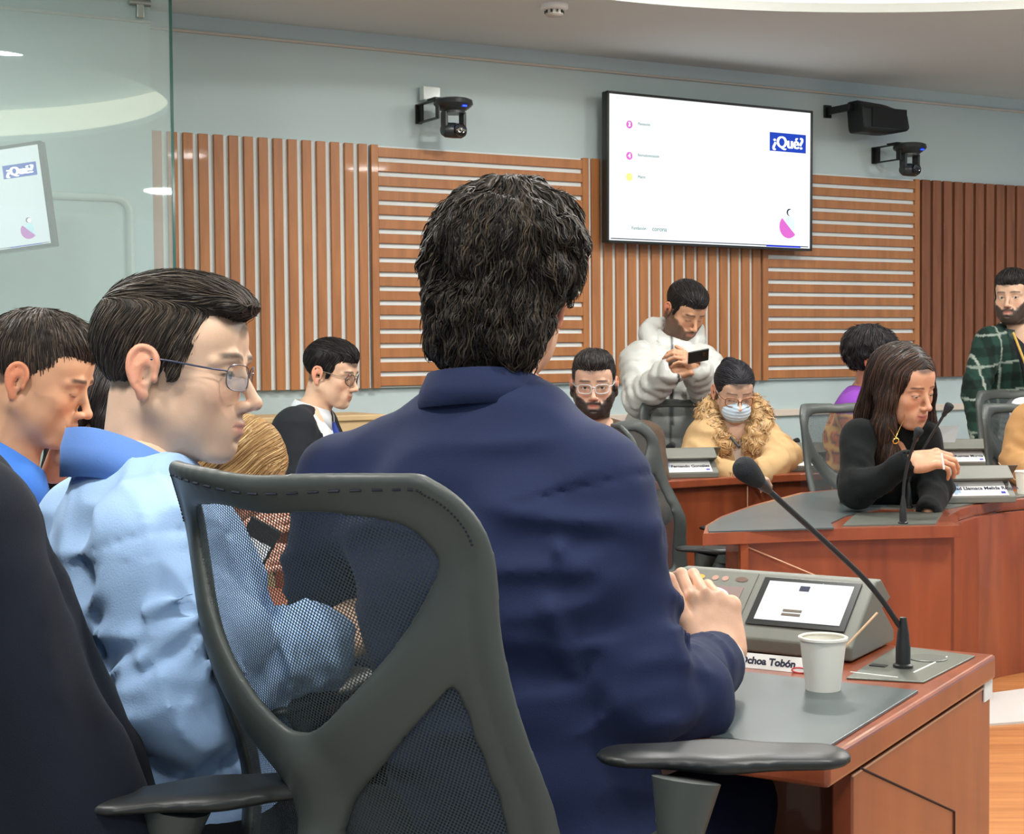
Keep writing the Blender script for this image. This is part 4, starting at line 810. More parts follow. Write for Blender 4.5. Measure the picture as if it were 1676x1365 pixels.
    for_b = ax - 0.031; bz_ = 0.0235 + 0.0035 * (1 - (for_b / 0.022) ** 2); mix(np.exp(-((z - bz_) / (0.0042 if not fem else 0.003)) ** 4) * ss(ax, 0.008, 0.014) * ss(-ax, -0.058, -0.048) * (y > 0.04) * 0.85, hc * 0.9)
    lash = np.exp(-((np.sqrt(((ax - EYE) / 0.0138) ** 2 + ((z - 0.0005) / (0.0056 * max(op, 0.4))) ** 2) - 1) / 0.16) ** 2) * (y > 0.07) * (z > -0.002) if op > 0.15 else np.exp(-((z + 0.0065 - 18 * (ax - EYE) ** 2) / 0.0014) ** 2) * (np.abs(ax - EYE) < 0.015) * (y > 0.07)
    mix(lash * 0.85, (0.02, 0.015, 0.012)); mix(np.exp(-(((ax - EYE) / 0.018) ** 2 + ((z + 0.012) / 0.006) ** 2)) * (y > 0.06) * 0.3, sk * A((0.75, 0.66, 0.66)))
    if bd > 0: mix(np.clip(beardmask(P) * (1.7 if bd > 0.5 else 1.0), 0, 1) * min(bd + 0.08, 0.97), hc if bd > 0.5 else hc * 1.5 + sk * 0.18)
    scalp = ss(z - o.get('hl', 0.058) - 0.5 * np.clip(-y + 0.05, -0.5, 0) + 1.1 * np.clip(0.055 - y, 0, 0.10) - 0.01 * n, 0, 0.012); mix(scalp * 0.8 * (ax < 0.082), hc)
    nm.add(P, F, C, mtx)
    if op > 0.15:
        gaze = o.get('gaze', (0, 0))
        for g in (-1, 1):
            P, F = uvsphere((g * EYE, 0.0745, 0.001), 0.0131); d = P - A((g * EYE, 0.0745, 0.001)); d /= 0.0131; gz = A((gaze[0], 1, gaze[1])); gz /= np.linalg.norm(gz); a = np.arccos(np.clip(d @ gz, -1, 1))
            C = np.tile(L3((205, 198, 190)), (len(P), 1)); C[a < 0.50] = L3(o.get('iris', (60, 42, 30))); C[a < 0.22] = (0.005, 0.005, 0.005); nm.add(P, F, C, mtx)
def strands(nm, S_, P0, mtx, flow, length, rad, lift, c1, c2, steps=7, seed=1, wave=0.0, wf=60.0, curl=0.0):
    rs = np.random.RandomState(seed); n = len(P0); P = P0.astype(np.float32).copy(); pts = [P.copy()]; Ls = length * (0.6 + 0.7 * rs.rand(n)).astype(np.float32); lf = lift * rs.rand(n).astype(np.float32) ** 2; ph = rs.rand(n) * 6.28
    G_ = None
    for k in range(steps):
        g = S_.grad(P); f = flow(P); jit = np.stack([noise3(P * wf + 7 * j + 3) - 0.5 for j in range(3)], -1) * wave; f = f + jit + 0.12 * (rs.rand(n, 3) - 0.5)
        if curl: f = f + np.cross(f, g) * (curl * np.sin(2.5 * noise3(P0 * 22) + ph * 0.25 + k * 1.0))[:, None]
        f = f - g * (f * g).sum(1, keepdims=True); f /= np.linalg.norm(f, axis=1, keepdims=True) + 1e-9; P = P + f.astype(np.float32) * (Ls / steps)[:, None]
        d = S_.sample(P); t = (k + 1) / steps; tgt = 0.0004 + lf * t ** 1.5; far = d > 0.02; P = P - np.where(far, 0, (d - tgt))[:, None] * S_.grad(P); pts.append(P.copy())
    Q = np.stack(pts, 1); T = np.gradient(Q, axis=1); T /= np.linalg.norm(T, axis=2, keepdims=True) + 1e-9; up = S_.grad(P0)[:, None, :] * np.ones_like(Q); B = np.cross(T, up); B /= np.linalg.norm(B, axis=2, keepdims=True) + 1e-9; Nn = np.cross(B, T)
    m = steps + 1; w = rad * (0.7 + 0.6 * rs.rand(n))[:, None] * np.sqrt(np.clip(1.02 - np.linspace(0, 1, m) ** 2, 0.02, 1))[None]; V = []
    for a in (0.5, 2.6, 4.7): V.append(Q + (B * math.cos(a) * 1.4 + Nn * math.sin(a) * 0.8) * w[..., None])
    V = np.stack(V, 2).reshape(-1, 3); base = (np.arange(n)[:, None] * m + np.arange(m - 1)[None]) * 3; F = []
    for a in range(3): b_ = (a + 1) % 3; F.append(np.stack([base + a, base + b_, base + 3 + b_, base + 3 + a], -1).reshape(-1, 4))
    t = rs.rand(n) ** 2.2; C = A(L3(c1))[None] * (1 - t)[:, None] + A(L3(c2))[None] * t[:, None]; C = np.repeat(C, m * 3, axis=0); nm.add(V, np.concatenate(F), C, mtx)
def hair_vol(h, kind, lo=(-0.13, -0.16, -0.36), hi=(0.13, 0.15, 0.19)):
    S_ = SDF(lo, hi, h)
    S_.ell((0, -0.014, 0.048), (0.081, 0.101, 0.082), 0)
    if kind == 'wavy':                     # thick collar-length hair
        S_.ell((0, -0.020, 0.055), (0.092, 0.103, 0.086), 0.02); S_.ell((0, 0.03, 0.095), (0.070, 0.075, 0.050), 0.03); S_.ell((0, -0.07, -0.045), (0.068, 0.046, 0.070), 0.03)
        for g in (-1, 1): S_.ell((g * 0.076, -0.030, 0.035), (0.024, 0.060, 0.055), 0.02); S_.ell((g * 0.056, -0.066, -0.055), (0.024, 0.030, 0.05), 0.02)
        S_.disp(lambda P: 0.017 * (noise3(P * 42 + 4) - 0.5) + 0.010 * (noise3(P * 95) - 0.5), 0.04)
    if kind == 'swept':                    # short sides, side-swept top
        S_.ell((0, -0.028, 0.040), (0.082, 0.083, 0.078), 0.012); S_.ell((0.012, 0.018, 0.098), (0.058, 0.078, 0.034), 0.008); S_.ell((0.01, 0.078, 0.092), (0.046, 0.028, 0.018), 0.008)
    if kind == 'short': S_.ell((0, 0.012, 0.082), (0.070, 0.084, 0.052), 0.02)
    if kind == 'crop': S_.ell((0, 0.020, 0.090), (0.066, 0.076, 0.042), 0.02); S_.disp(lambda P: 0.004 * noise3(P * 140) * ss(P[:, 2], 0.06, 0.1), 0.02)
    if kind == 'bun': S_.ell((0, -0.01, 0.050), (0.082, 0.10, 0.083), 0.01); S_.ell((0, -0.10, 0.075), (0.04, 0.04, 0.04), 0.01)
    long_ = kind in ('long', 'longback', 'fringe', 'bob')
    if long_:
        S_.ell((0, -0.02, 0.050), (0.090, 0.104, 0.090), 0.01)
        e = {'long': -0.30, 'longback': -0.30, 'fringe': -0.22, 'bob': -0.16}[kind]
        for g in (-1, 1): S_.path([(g * 0.062, 0.010, 0.05), (g * 0.084, 0.012, -0.02), (g * 0.088, 0.022, -0.11), (g * 0.082, 0.052, -0.2), (g * 0.076, 0.072, max(e, -0.32))], [0.03, 0.024, 0.030, 0.032, 0.016], 0.03, sc=(0.9, 1.2, 1))
        S_.path([(0, -0.07, 0.0), (0, -0.085, -0.10), (0, -0.085, -0.2)], [0.07, 0.065, 0.06], 0.04, sc=(1.2, 0.6, 1))
        S_.disp(lambda P: 0.006 * (noise3(P * A((70, 70, 10))) - 0.5), 0.02)
    fz = {'wavy': 0.080, 'swept': 0.090, 'short': 0.086, 'crop': 0.088, 'bun': 0.082}.get(kind, 0.080)
    if long_:
        S_.ell((0, 0.105, -0.035), (0.052, 0.085, 0.118), 0.006, op='-')
        if kind in ('long', 'fringe'): S_.ell((0.0, 0.10, -0.16), (0.045, 0.12, 0.12), 0.006, op='-')
    else:
        S_.ell((0, 0.125, -0.018), (0.066 if kind != 'wavy' else 0.075, 0.083, fz), 0.006, op='-')
        for g in (-1, 1):
            if kind != 'wavy': S_.ell((g * 0.092, -0.006, -0.016), (0.032, 0.023, 0.036), 0.004, op='-')
            else: S_.ell((g * 0.100, -0.006, -0.014), (0.045, 0.031, 0.042), 0.004, op='-')
        lowb = {'wavy': -0.125, 'swept': -0.085, 'short': -0.065, 'crop': -0.045, 'bun': -0.05}[kind]
        sb = -0.045 if kind != 'wavy' else -0.02
        S_.cut(lambda g: (np.where(g[..., 1] > -0.02, sb + np.clip(g[..., 1] - 0.03, 0, 1) * 1.2, lowb + (0.02 if kind == 'wavy' else 0.05) * np.clip((g[..., 1] + 0.09) / 0.07, 0, 1)) - g[..., 2]) * 0.8)
    if kind in ('swept', 'short'):
        for g in (-1, 1): S_.cone((g * 0.0715, 0.024, 0.03), (g * 0.0705, 0.021, -0.004), 0.0115, 0.0075, 0.006, sc=(0.55, 1, 1))
    return S_
def build_hair(root, mtx, kind, c1, c2, h, n, rad, flowk='crown', length=0.05, lift=0.006, wave=0.3, extra=None, seed=1, curl=0.0):
    S_ = hair_vol(h, kind)
    if extra: extra(S_)
    P, F = S_.nets(2); nm = NM(); c = A(L3(c1))[None] * (0.75 + 0.6 * noise3(P * A((160, 160, 30))))[:, None]; nm.add(P, F, c, mtx)
    if n:
        rs = np.random.RandomState(seed); idx = rs.randint(0, len(P), n); P0 = P[idx]
        def flow(Q):
            if flowk == 'crown': f = Q - A((0.0, -0.055, 0.135)); f = f + A((0, 0, -0.05)); return f / (np.linalg.norm(f, axis=1, keepdims=True) + 1e-9)
            if flowk == 'down':
                f = np.zeros_like(Q); f[:, 2] = -1; top = ss(Q[:, 2], 0.06, 0.11); f[:, 0] += top * np.sign(Q[:, 0] + 1e-4) * 2; f[:, 1] += -0.3 * top; return f
            if flowk == 'swept':
                f = np.zeros_like(Q); top = ss(Q[:, 2], 0.070, 0.095); f[:, 1] = top * 1.4 - (1 - top) * 0.45; f[:, 2] = -(1 - top) * 0.9 + top * 0.15; f[:, 0] = top * 0.45; return f
            if flowk == 'back': f = np.zeros_like(Q); f[:, 1] = -1; f[:, 2] = -0.2; f[:, 0] = np.sign(Q[:, 0]) * 0.3; return f
        strands(nm, S_, P0, mtx, flow, length, rad, lift, c1, c2, wave=wave, seed=seed, steps=9 if curl else 7, curl=curl)
    return nm.build('hair', m_hair, root)
def build_hand(nm, wrist, fdir, nrm, side, curl, skin, h=0.0026, spread=0.0, thumb=((0.75, 0.5, -0.25), 20), s=1.0, arm=0.10, elbow=None):
    """side: -1 right hand, +1 left hand (thumb side along local x); curl: 4 x 3 bend angles"""
    y = Vector(fdir).normalized(); z = Vector(nrm); z = (z - y * z.dot(y)).normalized(); x = y.cross(z); mtx = frame_mtx(wrist, x * s, y * s, z * s)
    t = side; S_ = SDF((-0.12, -arm - 0.03, -0.14), (0.12, 0.215, 0.10), h)
    S_.box((0, 0.050, 0), (0.039, 0.045, 0.0125), 0.012, 0); ed = Vector((0, -1, 0)) if elbow is None else (mtx.to_3x3().inverted() @ (Vector(elbow) - Vector(wrist))).normalized(); S_.cone(ed * arm, (0, 0.012, 0), 0.028, 0.0250, 0.015, sc=(1, 1, 0.8)); S_.ell((t * 0.026, 0.034, -0.010), (0.019, 0.032, 0.016), 0.012); S_.ell((-t * 0.026, 0.034, -0.008), (0.015, 0.034, 0.014), 0.012)
    bx = (0.0300, 0.0100, -0.0100, -0.0290); by = (0.090, 0.095, 0.091, 0.082); ln = ((0.044, 0.026, 0.021), (0.048, 0.030, 0.022), (0.044, 0.028, 0.021), (0.034, 0.021, 0.019)); rr = (0.0088, 0.0090, 0.0085, 0.0074); tips = []
    for i in range(4):
        p = Vector((t * bx[i], by[i], 0.001)); a = 0.0; sp = t * (1.5 - i) * spread; c = curl[i] if isinstance(curl[0], (tuple, list)) else curl; S_.ell(p + Vector((0, -0.004, 0.005)), (0.0095, 0.011, 0.008), 0.006)
        for j in range(3):
            a += math.radians(c[j]); d = Vector((math.sin(sp) * math.cos(a), math.cos(sp) * math.cos(a), -math.sin(a))); q = p + d * ln[i][j]; r0 = rr[i] * (1.0, 0.93, 0.86)[j]; S_.cone(p, q, r0, r0 * 0.93, 0.0035 if j else 0.007); p = q
        tips.append(p)
    p = Vector((t * 0.026, 0.020, -0.006)); d = Vector((t * thumb[0][0], thumb[0][1], thumb[0][2])).normalized(); ax_ = Vector((0, 0, 1)).cross(d); 
    for j, (l_, r_) in enumerate(((0.042, 0.0125), (0.032, 0.0108), (0.026, 0.0096))):
        q = p + d * l_; S_.cone(p, q, r_, r_ * 0.92, 0.008 if j == 0 else 0.003); p = q; d = (Matrix.Rotation(math.radians(thumb[1]) * t, 3, 'Z') @ d).normalized()
    P, F = S_.nets(1); sk = L3(skin); C = np.tile(sk, (len(P), 1)) * (0.92 + 0.16 * noise3(P * 120))[:, None]
    for tp in tips + [p]:
        m = np.exp(-(np.linalg.norm(P - A(tp), axis=1) / 0.014) ** 2)[:, None] * 0.35; C = C * (1 - m) + sk * A((1.1, 0.78, 0.74)) * m
    nm.add(P, F, C, mtx)
def fold_fn(segs, base=0.0):
    def fn(P):
        out = np.zeros(len(P), np.float32)
        for a, b_, amp, f1, f2 in segs:
            a = A(a); b_ = A(b_); u = b_ - a; Ln = np.linalg.norm(u); u = u / Ln; v = np.cross(u, A((0.3, 0.2, 1))); v /= np.linalg.norm(v); w = np.cross(u, v); q = P - a; t = q @ u; tc_ = np.clip(t, 0, Ln); dist = np.linalg.norm(q - tc_[:, None] * u, axis=1); mask = np.exp(-(np.maximum(dist - 0.05, 0) / 0.05) ** 2) * ss(t, -0.06, 0.0) * ss(-t, -Ln - 0.06, -Ln)
            X = np.stack([t * f1 + (q @ v) * f1 * 0.5, (q @ v) * f2, (q @ w) * f2], -1) + 11; n = noise3(X); r = 1 - np.abs(2 * n - 1); out += amp * mask * (r ** 2 - 0.35)
        return out
    return fn
def cyl_mask(P, a, r): return np.linalg.norm(P - A(a), axis=1) < r
class Pose: pass
def pose(O, tyaw, N=None, P=None, SL=None, SR=None, EL=None, ER=None, WL=None, WR=None, sw=0.185, pd=0.50, lean=0.05):
    q = Pose(); f = Vector((math.sin(math.radians(tyaw)), math.cos(math.radians(tyaw)), 0)); r = Vector((f.y, -f.x, 0)); up = Vector((0, 0, 1)); q.f, q.r = f, r; q.O = Vector(O)
    q.N = Vector(N) if N else q.O - f * 0.035 - up * 0.165; q.P = Vector(P) if P else q.N - f * lean - up * pd
    q.SL = Vector(SL) if SL else q.N - r * sw - up * 0.055 - f * 0.01; q.SR = Vector(SR) if SR else q.N + r * sw - up * 0.055 - f * 0.01
    q.EL = Vector(EL) if EL else q.SL - r * 0.05 - up * 0.25 + f * 0.12; q.ER = Vector(ER) if ER else q.SR + r * 0.05 - up * 0.25 + f * 0.12
    q.WL = Vector(WL) if WL else q.EL + f * 0.20 + r * 0.12 - up * 0.02; q.WR = Vector(WR) if WR else q.ER + f * 0.20 - r * 0.12 - up * 0.02
    return q
def garment(root, q, name, m, h=0.01, g=1.0, colfn=None, sleeve=(0.064, 0.056, 0.054, 0.042), torso=(0.165, 0.158, 0.182, 0.145), flat=0.66, folds=0.007, ext=0.0, extra=None, grow=0.0, sleeves=True, post=None, neckcut=0.052, short=0.0, shoulder=0.058, hip=0.02, band=0.02):
    pts = [q.N, q.P, q.SL, q.SR] + ([q.EL, q.ER, q.WL, q.WR] if sleeves else []); lo = Vector([min(p[i] for p in pts) for i in range(3)]) - Vector((0.16, 0.16, 0.12 + ext)); hi = Vector([max(p[i] for p in pts) for i in range(3)]) + Vector((0.16, 0.16, 0.10))
    if not sleeves: lo -= Vector((0.04,) * 3); hi += Vector((0.04,) * 3)
    S_ = SDF(lo, hi, h); up = (q.N - q.P).normalized(); r = (q.SR - q.SL); r = (r - up * r.dot(up)).normalized(); f = up.cross(r); R = Matrix((r, f, up)).transposed(); Hh = (q.N - q.P).length; sc = (1, flat, 1)
    def at(t): return q.P + up * (Hh * t) - f * (0.012 * math.sin(t * 3.0))
    tt = (0.0, 0.30, 0.62, 0.76); k = 0.05
    for i in range(3): S_.cone(at(tt[i]), at(tt[i + 1]), torso[i] + grow, torso[i + 1] + grow, 0.02, sc=sc, R=R)
    if ext: S_.cone(at(0) - up * ext, at(0.05), torso[0] + grow + hip, torso[0] + grow, 0.03, sc=(1, flat * 1.15, 1), R=R)
    for Sx in (q.SL, q.SR):
        S_.cone(q.N - up * 0.050 - f * 0.010, Sx + (q.N - Sx) * 0.10, 0.052 + grow, shoulder + grow, 0.022); S_.cone(Sx - up * 0.03, at(0.62) + (Sx - at(0.62)) * 0.5, shoulder + grow, 0.085 + grow, 0.03)
    segs = []
    if sleeves:
        for Sx, E, Wx in ((q.SL, q.EL, q.WL), (q.SR, q.ER, q.WR)):
            d = (Wx - E); W2 = E + d * (1 - short); S_.cone(Sx, E, sleeve[0] + grow, sleeve[1] + grow, 0.028); S_.cone(E, W2, sleeve[2] + grow, sleeve[3] + grow, 0.02)
            segs += [(Sx, Sx + (E - Sx) * 0.6, folds * 0.6, 20, 7), (Sx + (E - Sx) * 0.6, E, folds * 1.2, 34, 9), (E, E + d * 0.5, folds * 1.2, 36, 9), (E + d * 0.5, W2, folds * 0.7, 24, 8)]
            S_.cone(W2, W2 + d.normalized() * 0.06, sleeve[3] - 0.006, sleeve[3] - 0.006, 0, op='-')
    S_.cone(q.N + up * 0.00, q.N + up * 0.16 + f * 0.02, neckcut, neckcut * 1.1, 0.012, op='-')
    def loc(Pp): return (Pp - A(q.N)) @ A(R)
    if folds: S_.disp(fold_fn(segs), 0.03); S_.disp(lambda Pp: folds * 0.9 * (1 - np.abs(2 * noise3(loc(Pp) * A((9, 9, 20)) + 5) - 1)) - folds * 0.4, 0.03)
    q.R = R; q.at = at; q.up = up; q.fw = f; q.rt = r; q.loc = loc
    if extra: extra(S_, q)
    P, F = S_.nets(1); C = None
    if colfn is not None: C = colfn(P, loc(P)).astype(np.float32)
    return NM().add(P, F, C).build(name, m, root, colfn is not None)
def collar_ring(root, q, name, m, rr=(0.066, 0.064), z0=-0.02, hgt=0.036, th=0.004, open_=35, tilt=0.5, flare=0.012, drop=0.035, lay=0.0, back=0.0):
    """a folded collar band round the neck, open at the front"""
    up, f, r = q.up, q.fw, q.rt; b = MB(); rows = []
    prof = [(0.0, 0.0), (0.002, hgt * 0.55), (0.004, hgt), (0.010, hgt * 1.02), (0.010 + flare * 0.6, hgt * 0.45), (0.010 + flare, -0.004 - lay)]
    for i in range(41):
        a = math.radians(open_ + (360 - 2 * open_) * i / 40); ca, sa = math.sin(a), math.cos(a); fr = 0.5 + 0.5 * sa
        row = []
        for (dr, dz) in prof:
            ext_ = 1.0 + (0.6 * max(0, sa) ** 4)
            row.append(q.N + r * (ca * (rr[0] + dr)) + f * (sa * (rr[1] + dr) + back) + up * (z0 + (dz * ext_ if dz < 0 else dz) - drop * fr ** 1.5))
        rows.append(row)
    b.grid(rows); return b.build(name, m, root, smooth=True, solid=th)
def legs_seated(root, q, m, kz=0.52, spread=0.12, fl=0.0, shoe=None, fwd=0.42, yaw=None):
    P0 = q.P; f, r = q.f, q.r
    if yaw is not None: f = Vector((math.sin(math.radians(yaw)), math.cos(math.radians(yaw)), 0)); r = Vector((f.y, -f.x, 0))
    S_ = SDF(P0 - Vector((0.62, 0.62, P0.z - fl + 0.02)), P0 + Vector((0.62, 0.62, 0.14)), 0.014)
    S_.cone(P0 - r * 0.08, P0 + r * 0.08, 0.115, 0.115, 0.03)
    for g in (-1, 1):
        hp = P0 + r * g * 0.09; kn = P0 + r * g * spread + f * fwd; kn.z = kz; an = kn + f * 0.02; an.z = fl + 0.10; S_.cone(hp, kn, 0.090, 0.068, 0.03); S_.cone(kn, an, 0.066, 0.050, 0.02)
    P, F = S_.nets(1); o = NM().add(P, F).build('trousers', m, root, False)
    for g in (-1, 1):
        kn = P0 + r * g * spread + f * fwd; S2 = SDF(Vector((kn.x, kn.y, fl)) - Vector((0.22, 0.22, 0.01)), Vector((kn.x, kn.y, fl + 0.16)) + Vector((0.22, 0.22, 0)), 0.01); a = Vector((kn.x, kn.y, fl + 0.045)); S2.cone(a, a + f * 0.15, 0.045, 0.036, 0.01); S2.cut(lambda g_: fl + 0.002 - g_[..., 2]); P, F = S2.nets(1); NM().add(P, F).build('shoe', shoe or m_black, root, False)
def legs_standing(root, q, m, fl=0.0, shoe=None):
    P0 = q.P; f, r = q.f, q.r; S_ = SDF((P0.x - 0.3, P0.y - 0.3, fl + 0.03), (P0.x + 0.3, P0.y + 0.3, P0.z + 0.14), 0.012); S_.cone(P0 - r * 0.06, P0 + r * 0.06, 0.12, 0.12, 0.03)
    for g in (-1, 1):
        hp = P0 + r * g * 0.085; kn = P0 + r * g * 0.10 + f * 0.02; kn.z = fl + 0.5 * (P0.z - fl); an = P0 + r * g * 0.11; an.z = fl + 0.08; S_.cone(hp, kn, 0.092, 0.066, 0.02); S_.cone(kn, an, 0.066, 0.055, 0.02)
    P, F = S_.nets(1); NM().add(P, F).build('trousers', m, root, False)
    for g in (-1, 1):
        a = P0 + r * g * 0.11; a.z = fl + 0.045; S2 = SDF(a - Vector((0.2, 0.2, 0.05)), a + Vector((0.22, 0.22, 0.12)), 0.01); S2.cone(a - f * 0.03, a + f * 0.16, 0.045, 0.036, 0.01); S2.cut(lambda g_: fl + 0.002 - g_[..., 2]); P, F = S2.nets(1); NM().add(P, F).build('shoe', shoe or m_black, root, False)
def underlay(nm, q, skin, s=0.72):
    pts = [q.N, q.P, q.SL, q.SR, q.EL, q.ER, q.WL, q.WR]; lo = Vector([min(p[i] for p in pts) for i in range(3)]) - Vector((0.15,) * 3); hi = Vector([max(p[i] for p in pts) for i in range(3)]) + Vector((0.15,) * 3)
    S_ = SDF(lo, hi, 0.014); up = (q.N - q.P).normalized(); r = q.r; f = up.cross(r); R = Matrix((r, f, up)).transposed()
    S_.cone(q.P, q.P + (q.N - q.P) * 0.85, 0.15 * s, 0.17 * s, 0.03, sc=(1, 0.62, 1), R=R); S_.cone(q.P + (q.N - q.P) * 0.8, q.N + up * 0.02, 0.06, 0.045, 0.03)
    for Sx, E, Wx in ((q.SL, q.EL, q.WL), (q.SR, q.ER, q.WR)): S_.cone(q.N - up * 0.075, Sx - up * 0.03, 0.030, 0.028, 0.02); S_.cone(Sx - up * 0.03, E, 0.030, 0.030, 0.02); S_.cone(E, Wx, 0.034, 0.024, 0.02)
    P, F = S_.nets(1); nm.add(P, F, L3(skin))
def person(label, O, yaw, pitch, roll, q, skin=(206, 158, 128), hairc=(34, 28, 26), h=0.0032, hs=1.0, neck_r=0.052, face={}, hands=(), group=None, nofeet=False):
    R = (Matrix.Rotation(-math.radians(yaw), 3, 'Z') @ Matrix.Rotation(-math.radians(pitch), 3, 'X') @ Matrix.Rotation(math.radians(roll), 3, 'Y')); mtx = Matrix.Translation(Vector(O)) @ (R * hs if False else Matrix.Scale(hs, 3) @ R).to_4x4()
    mtx = Matrix.Translation(Vector(O)) @ R.to_4x4() @ Matrix.Scale(hs, 4)
    nl = mtx.inverted() @ (q.N - Vector((0, 0, 0.03))); nm = NM(); build_head(nm, mtx, skin, hairc, h, tuple(nl), neck_r, face)
    for hd in hands: kw = dict(hd[-1]); kw.setdefault('elbow', q.ER if hd[3] < 0 else q.EL); build_hand(nm, *hd[:-1], skin, **kw)
    underlay(nm, q, skin)
    root = nm.build('person', m_skin); tag(root, label, 'person'); return root, mtx
def fabric(name, c, rough=0.85, scale=500, st=0.35, attr=False, sheen=0.03): return mat(name, c, rough, bump=(scale, st, 0.0012), attr=attr, sheen=sheen, spec=0.25, vary=None if attr else (5, 0.05))
def glasses(root, mtx, m, style='rect', w=0.024, hh=0.017, rad=0.0011, y=0.104, z=-0.002, tm=None, lensm=None, tr=0.0013):
    b = MB(); L_ = []
    for g in (-1, 1):
        cx = g * 0.0325; pts = []
        for a in np.linspace(0, 2 * math.pi, 33)[:-1]:
            ca, sa = math.cos(a), math.sin(a); p_ = 1.0 if style == 'round' else 0.62
            x = cx + w * math.copysign(abs(ca) ** p_, ca); zz = z + hh * math.copysign(abs(sa) ** p_, sa); yy = y - 5.5 * x * x - 0.10 * (zz - z) * 0 ; pts.append(mtx @ Vector((x, yy, zz)))
        b.tube(pts + [pts[0]], rad, 6, False); L_.append(pts)
        e = mtx @ Vector((cx + g * w, y - 5.5 * (abs(cx) + w) ** 2, z + hh * 0.45)); 
        tb = MB(); tb.tube(smooth_path([e, mtx @ Vector((g * 0.071, 0.060, z + 0.009)), mtx @ Vector((g * 0.0805, 0.010, z + 0.013)), mtx @ Vector((g * 0.0815, -0.012, z + 0.010)), mtx @ Vector((g * 0.080, -0.030, z - 0.010))], 4), tr, 6); tb.build('temple', tm or m, root)
    b.tube(smooth_path([mtx @ Vector((-0.0325 + w, y - 0.001, z + 0.004)), mtx @ Vector((0, y + 0.003, z + 0.008)), mtx @ Vector((0.0325 - w, y - 0.001, z + 0.004))], 5), rad, 6)
    fr = b.build('spectacle_frame', m, root, smooth=True)
    for pts in L_:
        lb = MB(); c = sum(pts, Vector()) / len(pts); n = len(pts); lb.add([c] + pts, [(0, i + 1, (i + 1) % n + 1) for i in range(n)]); lb.build('lens', lensm or m_lensg, fr, smooth=True)
    return fr
Zv = Vector((0, 0, 1))

# ---- man in the navy suit, from behind
O = W(828, 474, 2.10); N_ = W(800, 634, 2.07)
wr = W(1178, 1084, 2.18)
q = pose(O, 30, N=N_, P=W(850, 1430, 2.03), SL=W(556, 795, 2.20), SR=W(980, 800, 1.97), EL=W(520, 1120, 2.30), ER=W(1064, 1146, 1.935), WL=W(980, 1090, 2.50), WR=wr)
suit = fabric('navy_wool', (26, 37, 70), 0.8, 700, 0.3); shirtw = fabric('white_cotton', (224, 230, 234), 0.7, 600, 0.2)
root, mx_ = person('man in a navy suit seen from behind, seated in the foreground mesh chair', O, 17, 4, 7, q, skin=(214, 168, 140), hairc=(34, 30, 26), h=0.0028, neck_r=0.056,
    hands=[(wr, Vector((-0.06, 0.50, 0.86)), Vector((0.25, -0.80, 0.50)), -1, ((22, 58, 35), (34, 62, 40), (46, 66, 40), (56, 60, 40)), dict(thumb=((0.42, 0.95, 0.22), 2), h=0.0022, s=1.05, arm=0.05, spread=0.03)),
           (W(1010, 1085, 2.46), W(1095, 985, 2.42) - W(1010, 1085, 2.46), Vector((-0.2, 0.5, 0.9)), 1, ((25, 30, 20),) * 4, dict(h=0.003, spread=0.05, arm=0.06))])
build_hair(root, mx_, 'wavy', (25, 22, 20), (72, 60, 48), 0.0034, 6500, 0.0014, 'crown', 0.062, 0.009, 0.6, seed=5, curl=0.50)
def jx(S_, q):
    a = (q.ER - q.SR).normalized()
    def seam(P):
        d1 = (P - A(q.SR)) @ A(a) ; rr = np.linalg.norm(P - A(q.SR), axis=1); s1 = -0.0035 * np.exp(-((d1 + 0.004) / 0.0035) ** 2) * (rr < 0.13)
        Lc = q.loc(P); s2 = -0.0016 * np.exp(-(Lc[:, 0] / 0.003) ** 2) * (Lc[:, 1] < 0) * (Lc[:, 2] < -0.04)
        s3 = 0.006 * np.exp(-((Lc[:, 2] + 0.13 + 0.25 * np.abs(Lc[:, 0])) / 0.016) ** 2) * (Lc[:, 1] < 0) * ss(np.abs(Lc[:, 0]), 0.03, 0.1)
        return s1 + s2 + s3 - 0.0
    S_.disp(seam, 0.02)
    S_.path([W(1075, 1080, 2.0), W(1140, 1130, 1.97), W(1158, 1165, 1.97)], [0.03, 0.040, 0.032], 0.03)
    S_.cone(W(960, 1120, 2.05), W(1010, 1420, 1.98), 0.055, 0.085, 0.05)
    # folds at the elbow and along the side
    for p0, p1, rr in (((940, 930), (1000, 905), .006), ((900, 1000), (935, 1090), .010), ((915, 900), (930, 960), .006)):
        a_ = W(*p0, 1.885); b_ = W(*p1, 1.90); S_.cone(a_, b_, rr, rr * 0.6, 0.018)
garment(root, q, 'suit_jacket', suit, 0.0062, sleeve=(0.060, 0.056, 0.056, 0.042), torso=(0.180, 0.175, 0.200, 0.170), folds=0.0115, extra=jx, shoulder=0.060, flat=0.62, short=0.14)
collar_ring(root, q, 'jacket_collar', suit, (0.070, 0.068), -0.012, 0.034, 0.004, 50, flare=0.016, drop=0.05, lay=0.006)
collar_ring(root, q, 'shirt_collar', shirtw, (0.058, 0.058), -0.012, 0.034, 0.003, 40, flare=0.004, drop=0.030)
b = MB(); d_ = (wr - q.ER).normalized(); zq = d_.to_track_quat('Z', 'Y').to_matrix(); b.lathe([(0.034, -0.03), (0.036, 0.0), (0.0365, 0.010), (0.033, 0.010), (0.031, -0.03)], wr - d_ * 0.008, 24, zq, cap=False); b.build('shirt_cuff', shirtw, root, smooth=True)
legs_seated(root, q, suit, kz=0.55, fl=0.0)
